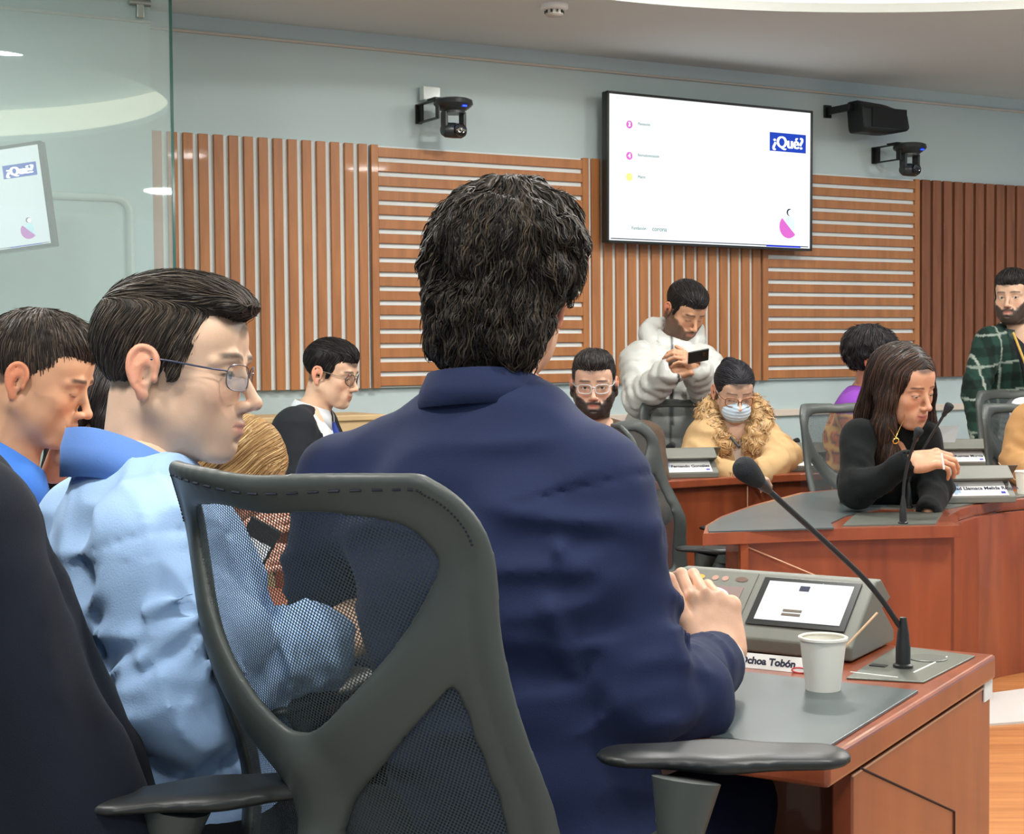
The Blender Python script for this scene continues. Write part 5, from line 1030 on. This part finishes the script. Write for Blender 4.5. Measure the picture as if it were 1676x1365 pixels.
for (x, y, d) in ((990, 1232, 1.93), (1084, 1342, 1.90)):
    p = W(x, y, d); b = MB(); b.lathe([(0, 0.004), (0.006, 0.003), (0.009, 0.004), (0.0095, 0.001), (0.008, -0.002), (0, -0.003)], p, 20, (CAM - p).to_track_quat('Z', 'Y').to_matrix()); b.build('button', mat('button_horn', (52, 54, 60), 0.25), root, smooth=True)

# ---- man with glasses, light blue shirt, in profile
O = W(286, 606, 2.12)
q = pose(O, 78, N=W(232, 782, 2.10), P=W(330, 1330, 2.10), SL=W(150, 860, 2.27), SR=W(248, 884, 1.945), EL=W(330, 1130, 2.38), ER=W(296, 1150, 1.90), WL=W(600, 1130, 2.42), WR=W(520, 1050, 2.10))
lb = fabric('blue_chambray', (158, 190, 230), 0.75, 420, 0.35); bc = fabric('blue_collar_cloth', (104, 144, 214), 0.7, 500, 0.2)
root, mx_ = person('man in rimless glasses and light blue shirt, seen in profile facing right', O, 96, 6, -3, q, skin=(220, 182, 154), hairc=(52, 46, 42), h=0.0023, neck_r=0.056, face=dict(eye=0.75, beard=0.22, gaze=(0.1, -0.2), iris=(70, 60, 50), hl=0.066, nose=1.1, lip=(190, 122, 108)),
    hands=[(W(520, 1050, 2.10), Vector((0.9, 0.3, 0.25)), Vector((0, -0.5, 0.85)), -1, (30, 40, 25), dict(h=0.004)), (W(600, 1130, 2.42), Vector((0.9, 0.1, 0.1)), Vector((0, 0.3, 1)), 1, (30, 40, 25), dict(h=0.004))])
build_hair(root, mx_, 'swept', (42, 36, 32), (92, 80, 68), 0.0030, 6500, 0.00085, 'swept', 0.042, 0.004, 0.22, seed=9)
def bx_(S_, q):
    def drape(P):
        d1 = A((0.45, 0.05, -0.88)); d2 = A((0.88, 0.0, 0.45)); u = P @ d1; v = P @ d2; w = 0.10 * noise3(P * 9)
        n = noise3(np.stack([u * 5, (v + w) * 26, P[:, 1] * 5], -1) + 2); n2 = noise3(np.stack([u * 26, (v + w) * 7, P[:, 1] * 5], -1) + 9); low = ss(-P[:, 2], -1.0, -0.80)
        return 0.007 * ((1 - np.abs(2 * n - 1)) ** 2 - 0.35) + 0.006 * low * ((1 - np.abs(2 * n2 - 1)) ** 3 - 0.25)
    S_.disp(drape, 0.03)
    for p0, p1, rr, d in (((232, 1080), (352, 990), .008, 1.845), ((270, 1150), (330, 1050), .010, 1.845), ((290, 1180), (365, 1060), .007, 1.845), ((120, 925), (190, 1010), .007, 2.02), ((150, 1080), (230, 1160), .008, 1.98), ((180, 850), (200, 930), .008, 1.95), ((330, 1030), (400, 1100), .010, 1.87), ((235, 1000), (345, 960), .004, 1.845)):
        S_.cone(W(*p0, d), W(*p1, d), rr, rr * 0.5, 0.02)
    S_.cone(W(345, 1010, 1.93), W(372, 1040, 1.93), 0.05, 0.056, 0.02); S_.cone(q.at(0.0), q.at(-0.25), 0.18, 0.17, 0.04, sc=(1, 0.8, 1), R=q.R)
    a = (q.ER - q.SR).normalized()
    def seam(P):
        d1 = (P - A(q.SR)) @ A(a); rr = np.linalg.norm(P - A(q.SR), axis=1); Lc = q.loc(P)
        return -0.003 * np.exp(-((d1 - 0.004) / 0.003) ** 2) * (rr < 0.12) - 0.002 * np.exp(-((Lc[:, 2] + 0.085) / 0.0022) ** 2) * (Lc[:, 1] < 0.0) - 0.0025 * np.exp(-((Lc[:, 0] - 0.03) / 0.004) ** 2) * (Lc[:, 1] < 0) * (Lc[:, 2] < -0.09)
    S_.disp(seam, 0.02)
garment(root, q, 'shirt', lb, 0.0058, sleeve=(0.070, 0.066, 0.064, 0.05), torso=(0.165, 0.170, 0.182, 0.150), folds=0.014, extra=bx_, flat=0.74)
collar_ring(root, q, 'collar', bc, (0.060, 0.068), 0.040, 0.040, 0.003, 20, flare=0.018, drop=0.105, lay=0.016, back=-0.006)
glasses(root, mx_, mat('wire_metal', (120, 116, 122), 0.25, metal=0.8), 'rect', 0.023, 0.017, 0.0009, tm=mat('temple_dark', (60, 62, 84), 0.3), tr=0.0014)
b = MB(); b.lathe([(0.175, -0.10), (0.178, -0.13)], q.P + q.up * 0.07, 40, Matrix((q.rt, q.fw * 0.78, q.up)).transposed(), cap=False); b.build('belt', m_black, root, smooth=True, solid=0.006)
legs_seated(root, q, fabric('black_trousers', (20, 22, 28), 0.8), kz=0.55)

# ---- man at the left edge, head bowed
O = W(62, 620, 3.05)
q = pose(O, 80, N=W(0, 772, 3.05), P=W(-60, 1260, 3.0), SR=W(-20, 830, 2.88), SL=W(-30, 815, 3.22))
root, mx_ = person('man at the left edge in a bright blue collared shirt, looking down', O, 90, 20, 0, q, skin=(212, 160, 124), hairc=(40, 34, 30), h=0.0030, neck_r=0.06, face=dict(eye=0.1, fat=0.005, hl=0.074, beard=0.15, nose=0.9),
    hands=[(q.WR, q.f, Zv, -1, (30, 40, 25), dict(h=0.005)), (W(92, 738, 3.10), Vector((0.9, 0, 0.15)), Vector((0.1, -0.3, 1)), 1, (20, 30, 20), dict(h=0.004, arm=0.05))])
build_hair(root, mx_, 'crop', (44, 38, 34), (100, 86, 74), 0.0036, 3500, 0.0010, 'crown', 0.03, 0.005, 0.2, seed=3)
garment(root, q, 'shirt', fabric('mid_blue_cotton', (120, 172, 232), 0.75), 0.009, folds=0.009)
collar_ring(root, q, 'collar', fabric('royal_blue_cloth', (70, 130, 220), 0.7), (0.070, 0.074), 0.02, 0.055, 0.003, 18, flare=0.02, drop=0.07, lay=0.02)
legs_seated(root, q, fabric('black_trousers', (20, 22, 28)), kz=0.5)

# ---- dark-haired woman between the two, far side
O = W(168, 672, 4.5)
q = pose(O, 70, pd=0.45)
root, mx_ = person('woman with long dark hair half hidden between the two men on the left', O, 72, 18, 0, q, skin=(206, 160, 130), hairc=(26, 22, 24), h=0.005, hs=0.95, neck_r=0.044, face=dict(eye=0.1, fem=1))
build_hair(root, mx_, 'longback', (24, 20, 22), (62, 52, 48), 0.006, 1800, 0.0016, 'down', 0.10, 0.004, 0.12)
garment(root, q, 'blouse', fabric('dark_grey_knit', (52, 50, 56)), 0.014, grow=-0.015); legs_seated(root, q, MATS['black_trousers'], kz=0.5)

# ---- blonde woman bowed over her phone
O = W(392, 772, 3.75)
wl, wr2 = W(372, 905, 3.42), W(372, 950, 3.36)
q = pose(O, 78, N=W(335, 800, 3.78), P=W(330, 1130, 3.8), WL=wl, WR=wr2, EL=W(320, 1010, 3.75), ER=W(310, 1020, 3.55))
root, mx_ = person('blonde woman bowed down behind the foreground mesh chair', O, 84, 48, 0, q, skin=(226, 172, 148), hairc=(150, 118, 78), h=0.004, hs=0.94, neck_r=0.044, face=dict(eye=0.1, fem=1),
    hands=[(wl, Vector((0.75, -0.1, 0.55)), Vector((-0.3, -0.8, 0.5)), 1, ((15, 20, 10),) * 4, dict(h=0.0034, arm=0.05, s=0.95)), (wr2, Vector((0.85, 0.0, 0.45)), Vector((-0.2, -0.6, 0.6)), -1, ((20, 25, 15),) * 4, dict(h=0.0034, arm=0.05, s=0.95))])
build_hair(root, mx_, 'bob', (146, 112, 70), (206, 176, 124), 0.005, 3500, 0.0014, 'down', 0.11, 0.004, 0.10)
garment(root, q, 'blouse', fabric('grey_blue_cloth', (96, 108, 132)), 0.012, grow=-0.01); legs_seated(root, q, MATS['black_trousers'], kz=0.5)
p = W(412, 905, 3.33); b = MB(); b.box(p, (0.036, 0.004, 0.070), Matrix.Rotation(0.5, 3, 'Y')); ph = b.build('mobile_phone', m_black, bevel=0.003); tag(ph, 'mobile phone in the blonde woman\'s hands, seen through the chair mesh', 'mobile phone')
b = MB(); b.box(p + Vector((0, -0.0045, 0)), (0.030, 0.0006, 0.030), Matrix.Rotation(0.5, 3, 'Y')); b.build('screen', m_scr, ph)

# ---- young man in black suit
O = W(541, 612, 5.9)
q = pose(O, 96, N=W(512, 672, 5.9), SR=W(480, 700, 5.72), SL=W(520, 696, 6.08), ER=W(484, 800, 5.65), WR=W(560, 800, 5.6))
def suit_v(zv, k=0.42):
    def ex(S_, q):
        lo, hi = S_.lo, S_.lo + S_.h * S_.n; sl, g = S_.sub(lo, hi); Lc = (g - A(q.N)) @ A(q.R); v = np.minimum(np.minimum(Lc[..., 1] - 0.03, (Lc[..., 2] - zv) * k - np.abs(Lc[..., 0])), 0.05); S_.D = np.maximum(S_.D, v.astype(np.float32))
    return ex
root, mx_ = person('young man with round glasses in a black suit, facing right by the wall', O, 108, 13, 0, q, skin=(226, 186, 156), hairc=(24, 22, 22), h=0.0042, neck_r=0.05, face=dict(eye=0.3, gaze=(0, -0.5)))
build_hair(root, mx_, 'short', (22, 20, 20), (60, 56, 54), 0.005, 1500, 0.0014, 'swept', 0.04, 0.003, 0.15)
garment(root, q, 'suit_jacket', fabric('black_wool', (32, 36, 42)), 0.010, folds=0.008, extra=suit_v(-0.34), grow=0.008)
garment(root, q, 'shirt', shirtw, 0.010, folds=0, sleeves=False, grow=0.002, neckcut=0.040); collar_ring(root, q, 'collar', shirtw, (0.060, 0.060), 0.0, 0.035, 0.003, 14, flare=0.016, drop=0.03, lay=0.02)
b = MB(); b.tube([q.N + q.fw * 0.075 - q.up * 0.04, q.N + q.fw * 0.125 - q.up * 0.14, q.N + q.fw * 0.14 - q.up * 0.36], [0.014, 0.018, 0.03], 6); b.build('tie', fabric('blue_tie', (52, 72, 150)), root)
glasses(root, mx_, mat('tortoise', (64, 44, 48), 0.3), 'round', 0.0225, 0.0215, 0.0016, tm=mat('wire_metal2', (176, 170, 150), 0.3, metal=0.6)); legs_seated(root, q, MATS['black_trousers'], kz=0.5)

# ---- bearded man in brown blazer
O = W(972, 629, 5.95)
q = pose(O, 192, N=W(974, 696, 6.0), P=W(980, 890, 6.25), sw=0.19)
root, mx_ = person('bearded man with clear glasses and brown blazer, facing the camera', O, 184, 8, 0, q, skin=(206, 164, 140), hairc=(36, 32, 32), h=0.0040, neck_r=0.055, face=dict(eye=0.7, beard=0.95, gaze=(0, 0.15), hl=0.068))
build_hair(root, mx_, 'crop', (34, 30, 30), (84, 78, 76), 0.0045, 1500, 0.0013, 'crown', 0.03, 0.004, 0.2)
garment(root, q, 'blazer', fabric('brown_tweed', (82, 66, 54), 0.9, 300, 0.6), 0.010, folds=0.008, extra=suit_v(-0.30), grow=0.006, shoulder=0.05); garment(root, q, 'shirt', fabric('black_shirt', (34, 34, 40)), 0.012, folds=0, sleeves=False, grow=-0.004)
glasses(root, mx_, mat('clear_acetate', (206, 212, 214), 0.15), 'rect', 0.025, 0.017, 0.0019); legs_seated(root, q, MATS['black_trousers'], kz=0.5)

# ---- standing man in white puffer jacket
O = W(1121, 507, 7.0); wl, wr2 = W(1141, 604, 6.66), W(1098, 606, 6.64)
q = pose(O, 158, N=W(1100, 566, 7.05), P=W(1098, 735, 7.10), SL=W(1152, 596, 6.98), SR=W(1046, 590, 6.98), EL=W(1158, 655, 6.92), ER=W(1046, 655, 6.84), WL=wl, WR=wr2)
q.P.z = 0.86
root, mx_ = person('standing man in a white puffer jacket looking at his phone', O, 150, 34, 0, q, skin=(200, 150, 118), hairc=(30, 26, 26), h=0.0045, neck_r=0.053, face=dict(eye=0.1, beard=0.7, hl=0.068),
    hands=[(wr2, Vector((0.9, -0.15, 0.12)), Vector((-0.2, -0.75, 0.6)), -1, ((25, 30, 15), (28, 30, 15), (30, 30, 15), (34, 30, 15)), dict(h=0.004, arm=0.06, thumb=((0.2, 0.95, 0.3), 0))), (wl, Vector((-0.6, -0.5, 0.5)), Vector((0.4, -0.6, 0.6)), 1, (35, 45, 30), dict(h=0.004, arm=0.06))])
build_hair(root, mx_, 'short', (28, 25, 26), (66, 60, 58), 0.005, 1500, 0.0014, 'swept', 0.035, 0.003, 0.15)
def puff(S_, q):
    def fn(P):
        Lc = q.loc(P); t = 0.020 * np.abs(np.sin((Lc[:, 2] + 0.01) * math.pi / 0.095)) ** 0.5
        for a, b_ in ((q.SL, q.EL), (q.SR, q.ER), (q.EL, q.WL), (q.ER, q.WR)):
            a = A(a); b_ = A(b_); u = b_ - a; Ln = np.linalg.norm(u); u = u / Ln; s_ = (P - a) @ u; ds = np.linalg.norm(P - a - np.clip(s_, 0, Ln)[:, None] * u, axis=1); m = ds < 0.115; t = np.where(m, 0.014 * np.abs(np.sin(s_ * math.pi / 0.062 + 0.6 * np.sin(P[:, 2] * 30))) ** 0.5, t)
        return t - 0.004 + 0.006 * (noise3(Lc * A((26, 26, 40))) - 0.5)
    S_.disp(fn, 0.04)
def pcol(P, Lc):
    C = np.tile(L3((198, 200, 196)), (len(P), 1)); m = (np.abs(Lc[:, 0] - 0.012) < 0.006) & (Lc[:, 1] > 0.03); C[m] = L3((52, 48, 46)); return C
m_puff = mat('puffer_nylon', (226, 226, 220), 0.45, attr=True, bump=(60, 0.25, 0.004))
garment(root, q, 'puffer_jacket', m_puff, 0.010, folds=0.012, extra=puff, grow=0.008, ext=0.10, colfn=pcol, flat=0.72)
S_ = SDF(q.N - Vector((0.22, 0.22, 0.12)), q.N + Vector((0.22, 0.22, 0.16)), 0.008); u_, f_, r_ = q.up, q.fw, q.rt
hp = [q.N + r_ * (0.105 * math.sin(a)) + f_ * (0.085 * math.cos(a) - 0.02) + u_ * (0.075 - 0.09 * (0.5 + 0.5 * math.cos(a)) ** 2) for a in np.linspace(0.6, 2 * math.pi - 0.6, 18)]
S_.path(hp, 0.040, 0.02, sc=(1, 1, 1)); S_.disp(lambda P: 0.016 * (noise3(P * 24) - 0.5), 0.03); P, F = S_.nets(1); NM().add(P, F, L3((200, 202, 198))).build('hood', m_puff, root)
garment(root, q, 'shirt', fabric('grey_tee', (164, 160, 152)), 0.014, folds=0, sleeves=False, grow=-0.02, neckcut=0.06)
for g in (-1, 1):
    b = MB(); a = q.N + r_ * g * 0.065 + f_ * 0.15 - u_ * 0.05; b.tube([a, a - u_ * 0.06 + f_ * 0.02, a - u_ * 0.16 + f_ * 0.02], 0.003, 6); b.build('drawstring', m_black, root)
b = MB(); a = W(1066, 642, 6.78); b.tube([W(1072, 640, 6.84), W(1066, 660, 6.80), W(1063, 686, 6.82), W(1069, 664, 6.80), W(1073, 642, 6.84)], 0.004, 6); b.build('zip_pull', m_black, root)
legs_standing(root, q, fabric('pale_jeans', (150, 170, 186)))
p = W(1143, 583, 6.58); Rp = Matrix.Rotation(math.radians(12), 3, 'Z') @ Matrix.Rotation(-0.18, 3, 'Y') @ Matrix.Rotation(0.6, 3, 'X'); b = MB(); b.box(p, (0.046, 0.004, 0.030), Rp); ph = b.build('mobile_phone', m_black, bevel=0.004); tag(ph, 'black mobile phone held by the standing man in white', 'mobile phone')
b = MB(); b.box(p + Rp @ Vector((0.028, -0.005, 0.010)), (0.013, 0.0015, 0.013), Rp); b.build('camera_bump', m_lens, ph)

# ---- masked woman in camel coat
O = W(1201, 641, 6.3)
q = pose(O, 172, N=W(1200, 694, 6.34), P=W(1205, 860, 6.5), SL=W(1247, 716, 6.32), SR=W(1152, 716, 6.30), EL=W(1284, 748, 6.26), ER=W(1136, 768, 6.22), WL=W(1240, 778, 6.08), WR=W(1196, 778, 6.06))
camel = fabric('camel_wool', (192, 160, 116), 0.9, 300, 0.5)
root, mx_ = person('woman in a camel coat with fur collar, face mask and glasses', O, 172, 22, 0, q, skin=(214, 176, 152), hairc=(22, 22, 28), h=0.0045, hs=0.94, neck_r=0.045, face=dict(eye=0.1, fem=1, hl=0.066),
    hands=[(W(1196, 778, 6.06), Vector((0.8, -0.3, 0.0)), Vector((0, -0.5, 0.85)), -1, (30, 40, 25), dict(h=0.005)), (W(1240, 778, 6.08), Vector((-0.9, -0.3, 0)), Vector((0, -0.4, 0.9)), 1, (30, 40, 25), dict(h=0.005))])
build_hair(root, mx_, 'bun', (20, 20, 26), (60, 60, 68), 0.005, 1400, 0.0013, 'back', 0.05, 0.001, 0.05)
garment(root, q, 'coat', camel, 0.009, folds=0.012, grow=0.008, extra=suit_v(-0.24, 0.14)); garment(root, q, 'blouse', fabric('patterned_white', (224, 216, 206), attr=False), 0.014, folds=0.0, sleeves=False, grow=-0.006)
S_ = SDF(q.N - Vector((0.28, 0.25, 0.24)), q.N + Vector((0.28, 0.25, 0.20)), 0.008); u_, f_, r_ = q.up, q.fw, q.rt
hp = [q.N + r_ * (0.105 * math.sin(a)) + f_ * (0.085 * math.cos(a) + 0.02) + u_ * (0.060 - 0.12 * (0.5 + 0.5 * math.cos(a)) ** 2) for a in np.linspace(0.55, 2 * math.pi - 0.55, 18)]
S_.path(hp, 0.042, 0.02); S_.disp(lambda P: 0.022 * (noise3(P * 55) - 0.5) + 0.010 * (noise3(P * 140) - 0.5), 0.04); P, F = S_.nets(0); nm = NM(); nm.add(P, F, L3((196, 160, 112)))
idx = np.random.RandomState(4).randint(0, len(P), 2600); strands(nm, S_, P[idx], None, lambda Q: A((0, -0.2, -0.6)) + (noise3(Q * 40)[:, None] - 0.5) * A((3, 2, 2)), 0.03, 0.0016, 0.024, (176, 136, 88), (226, 200, 160), steps=4, wave=1.2)
nm.build('fur_collar', m_hair, root)
S_ = SDF((-0.08, 0.0, -0.13), (0.08, 0.14, 0.0), 0.004); S_.ell((0, 0.060, -0.058), (0.062, 0.056, 0.054), 0); S_.ell((0, 0.085, -0.035), (0.024, 0.035, 0.02), 0.015); S_.cut(lambda g: -(g[..., 1] - 0.025)); S_.cut(lambda g: g[..., 2] + 0.022 + 0.35 * np.abs(g[..., 0]) - 0.012); S_.disp(lambda P: 0.0018 * np.sin(P[:, 2] * 420), 0.01); P, F = S_.nets(1)
nm = NM(); nm.add(P, F, L3((198, 218, 236)), mx_); nm.build('face_mask', mat('mask_blue', (198, 218, 236), 0.8), root)
for g in (-1, 1): b = MB(); b.tube([mx_ @ Vector(v) for v in ((g * 0.055, 0.04, -0.032), (g * 0.078, 0.0, 0.008), (g * 0.08, -0.016, 0.0))], 0.0018, 5); b.build('ear_loop', m_paper, root)
glasses(root, mx_, mat('brown_acetate', (132, 76, 46), 0.25), 'rect', 0.026, 0.019, 0.0018, z=-0.008); legs_seated(root, q, MATS['black_trousers'], kz=0.5)
b = MB(); b.tube([W(1196, 716, 6.10), W(1210, 732, 6.06)], 0.006, 8); tag(b.build('pen', m_black, smooth=True), 'dark pen held against the masked woman\'s camel coat', 'pen')

# ---- young woman in black turtleneck
O = W(1479, 634, 4.75)
wr2 = W(1487, 756, 4.50)
q = pose(O, 150, N=W(1462, 707, 4.80), P=W(1440, 905, 5.02), SR=W(1405, 716, 4.74), SL=W(1512, 716, 4.78), ER=W(1402, 806, 4.62), WR=wr2, EL=W(1532, 800, 4.78), WL=W(1520, 840, 4.62))
knit = fabric('black_knit', (13, 17, 18), 0.95, 250, 0.5)
root, mx_ = person('young woman in a black turtleneck with long hair and a gold necklace', O, 146, 16, 5, q, skin=(198, 146, 116), hairc=(34, 26, 24), h=0.0034, hs=0.96, neck_r=0.044, face=dict(eye=0.22, fem=1, gaze=(0, -0.6), lip=(168, 88, 88), hl=0.075),
    hands=[(wr2, Vector((0.88, -0.1, 0.10)), Vector((-0.25, -0.55, 0.75)), -1, ((28, 40, 20), (30, 42, 20), (34, 44, 20), (36, 44, 20)), dict(h=0.003, arm=0.07, s=0.95, thumb=((0.1, 0.95, -0.35), 0))), (W(1520, 840, 4.62), Vector((-0.4, 0.4, -0.6)), Vector((0.5, -0.3, 0.5)), 1, (20, 30, 20), dict(h=0.005, arm=0.04, s=0.95))])
build_hair(root, mx_, 'long', (34, 27, 25), (92, 66, 52), 0.0045, 4200, 0.0012, 'down', 0.13, 0.003, 0.10, seed=8)
garment(root, q, 'turtleneck_jumper', knit, 0.0085, folds=0.007, sleeve=(0.052, 0.046, 0.045, 0.034), torso=(0.135, 0.125, 0.148, 0.12), shoulder=0.046, neckcut=0.03, extra=lambda S_, q: S_.cone(q.N - q.up * 0.04, q.N + q.up * 0.05 + q.fw * 0.01, 0.062, 0.052, 0.02))
pts = smooth_path([W(1466, 716, 4.60), W(1473, 700, 4.61), W(1480, 684, 4.65), W(1478, 674, 4.72), W(1462, 668, 4.84), W(1447, 680, 4.76), W(1454, 696, 4.66), W(1466, 716, 4.60)], 6)
gold = mat('gold', (214, 176, 96), 0.25, metal=1.0); b = MB(); b.tube(pts, 0.0012, 5, False); nk = b.build('necklace', gold, root); b = MB(); c = pts[0] - q.up * 0.010 + q.fw * 0.003; b.tube([c + q.rt * 0.009 * math.cos(a) + q.up * 0.009 * math.sin(a) for a in np.linspace(0, 2 * math.pi, 17)], 0.0022, 6, False); b.build('pendant', gold, nk)
legs_seated(root, q, mat('black_leather', (30, 34, 36), 0.3), kz=0.56, fwd=0.27, yaw=195)
b = MB(); b.tube([W(1541, 742, 4.44), W(1545, 768, 4.44)], 0.003, 8); tag(b.build('white_pen', m_paper, smooth=True), 'white pen tip held in the fingers of the woman in black', 'pen')

# ---- woman behind with dark curly hair and patterned shawl
O = W(1434, 592, 6.25)
q = pose(O, 110, pd=0.45, N=W(1415, 645, 6.3))
root, mx_ = person('woman with bunched black hair and patterned shawl behind the woman in black', O, 112, 10, 0, q, skin=(176, 124, 98), hairc=(24, 22, 26), h=0.0055, hs=0.95, neck_r=0.045, face=dict(fem=1))
build_hair(root, mx_, 'bun', (22, 20, 24), (56, 50, 52), 0.006, 1400, 0.0018, 'crown', 0.05, 0.014, 0.9, extra=lambda S_: (S_.ell((0, -0.04, 0.05), (0.10, 0.11, 0.10), 0.02), S_.ell((0, 0.09, -0.04), (0.055, 0.06, 0.085), 0.01, op='-'), S_.disp(lambda P: 0.014 * (noise3(P * 60) - 0.5), 0.03)))
def shawl(P, Lc):
    C = np.tile(L3((206, 110, 62)), (len(P), 1)); u = np.maximum(np.abs((Lc[:, 0] * 14) % 1 - 0.5), np.abs((Lc[:, 2] * 14) % 1 - 0.5)); C[u > 0.36] = L3((226, 178, 96)); C[(u > 0.2) & (u < 0.27)] = L3((120, 60, 48)); C[(Lc[:, 2] > -0.075) & (Lc[:, 1] < 0.03)] = L3((116, 54, 150)); return C
garment(root, q, 'shawl', fabric('patterned_shawl', (200, 110, 60), attr=True), 0.010, colfn=shawl, grow=0.005, folds=0.01); legs_seated(root, q, MATS['black_trousers'], kz=0.5)

# ---- standing man in plaid shirt
O = W(1658, 486, 7.4)
q = pose(O, 205, N=W(1661, 540, 7.45), P=W(1668, 730, 7.5), sw=0.19, SR=W(1618, 560, 7.38), SL=W(1716, 560, 7.45), ER=W(1596, 640, 7.30), WR=W(1606, 715, 7.15))
q.P.z = 0.88
root, mx_ = person('standing bearded man in a dark green plaid shirt at the right wall', O, 212, 4, 0, q, skin=(208, 170, 144), hairc=(28, 25, 25), h=0.0048, neck_r=0.055, face=dict(eye=0.7, beard=0.85, gaze=(-0.3, 0), hl=0.066),
    hands=[(q.WR, Vector((0.1, -0.1, -1)), Vector((-1, 0, 0)), -1, (20, 25, 15), dict(h=0.005))])
build_hair(root, mx_, 'short', (26, 24, 24), (60, 56, 54), 0.005, 1200, 0.0015, 'crown', 0.03, 0.004, 0.2)
def plaid(P, Lc):
    C = np.tile(L3((30, 58, 50)), (len(P), 1)); u = (Lc[:, 0] * 7.5) % 1; v = (Lc[:, 2] * 7.5) % 1; C[(u > 0.35) & (u < 0.65)] *= 0.45; C[(v > 0.35) & (v < 0.65)] *= 0.5; C[(u < 0.07)] = L3((150, 160, 150)); C[(v < 0.07)] = L3((140, 152, 142)); return C
garment(root, q, 'plaid_shirt', fabric('plaid_flannel', (30, 58, 50), attr=True), 0.008, colfn=plaid, folds=0.008, grow=0.004, extra=suit_v(-0.36, 0.20)); garment(root, q, 'undershirt', fabric('black_shirt', (34, 34, 40)), 0.014, folds=0, sleeves=False, grow=-0.008)
collar_ring(root, q, 'collar', MATS.get('collar_green') or fabric('collar_green', (72, 88, 86)), (0.066, 0.066), 0.0, 0.035, 0.003, 30, flare=0.016, drop=0.03, lay=0.01)
b = MB(); b.tube([q.N + q.rt * 0.05 + q.fw * 0.07, q.N + q.rt * 0.03 + q.fw * 0.14 - q.up * 0.16, q.N + q.fw * 0.155 - q.up * 0.28, q.N - q.rt * 0.03 + q.fw * 0.14 - q.up * 0.16, q.N - q.rt * 0.05 + q.fw * 0.07], 0.006, 6); b.build('lanyard', fabric('yellow_lanyard', (206, 170, 90)), root)
legs_standing(root, q, MATS['black_trousers'])

# ---- two people cut by the right edge
O = W(1722, 600, 7.0); q = pose(O, 200, N=W(1712, 655, 7.05), P=W(1715, 830, 7.1), SR=W(1668, 676, 7.0), SL=W(1780, 680, 7.05), ER=W(1652, 750, 6.97))
root, mx_ = person('person in a white shirt cut off by the right edge', O, 200, 10, 0, q, h=0.007, face=dict(eye=0.5)); build_hair(root, mx_, 'short', (30, 26, 26), (60, 54, 50), 0.008, 0, 0.001)
garment(root, q, 'shirt', shirtw, 0.010, folds=0.009, grow=0.004); legs_seated(root, q, MATS['black_trousers'], kz=0.5)
O = W(1745, 590, 5.65); q = pose(O, 215, N=W(1738, 668, 5.68), P=W(1740, 850, 5.75), SR=W(1684, 694, 5.62), SL=W(1820, 700, 5.8), ER=W(1668, 762, 5.58), WR=W(1705, 785, 5.36))
root, mx_ = person('person in a camel sweater, only the sleeve showing at the right edge', O, 215, 10, 0, q, h=0.007, face=dict(eye=0.5)); build_hair(root, mx_, 'short', (30, 26, 26), (60, 54, 50), 0.008, 0, 0.001)
garment(root, q, 'sweater', fabric('tan_knit', (172, 130, 84), 0.9, 260, 0.5), 0.009, folds=0.010, grow=0.006); legs_seated(root, q, MATS['black_trousers'], kz=0.5)

# ---- dark jacket over the chair back at the left
S_ = SDF((-1.15, 1.50, 0.30), (-0.20, 2.40, 1.18), 0.010)
cyaw = math.radians(72); cf = Vector((math.sin(cyaw), math.cos(cyaw), 0)); cr = Vector((cf.y, -cf.x, 0)); c0 = Vector((-0.665, 1.89, 0.045)); R = Matrix((cr, cf, Zv)).transposed()
def cl(x, y, z): return c0 + cr * x + cf * y + Zv * z
S_.cone(cl(-0.19, -0.02, 0.98), cl(0.17, 0.0, 0.985), 0.075, 0.075, 0.03); S_.cone(cl(-0.16, 0.0, 0.95), cl(-0.18, 0.06, 0.36), 0.085, 0.11, 0.05); S_.cone(cl(0.15, 0.0, 0.95), cl(0.20, 0.10, 0.36), 0.085, 0.125, 0.05); S_.cone(cl(0.0, -0.02, 0.95), cl(0, -0.05, 0.36), 0.09, 0.12, 0.06)
S_.cone(cl(0.20, 0.03, 0.92), cl(0.27, 0.24, 0.36), 0.060, 0.095, 0.03); S_.cone(cl(0.1, 0.08, 0.90), cl(0.1, 0.22, 0.36), 0.05, 0.09, 0.03)
S_.disp(lambda P: 0.020 * (1 - np.abs(2 * noise3(P * A((13, 13, 2.2)) + 3) - 1)) - 0.008, 0.05); P, F = S_.nets(1); o = NM().add(P, F).build('suit_jacket', fabric('midnight_wool', (15, 21, 33), 0.9, 600, 0.3), None, False)
tag(o, 'dark suit jacket hung over the back of a chair at the left edge', 'jacket')
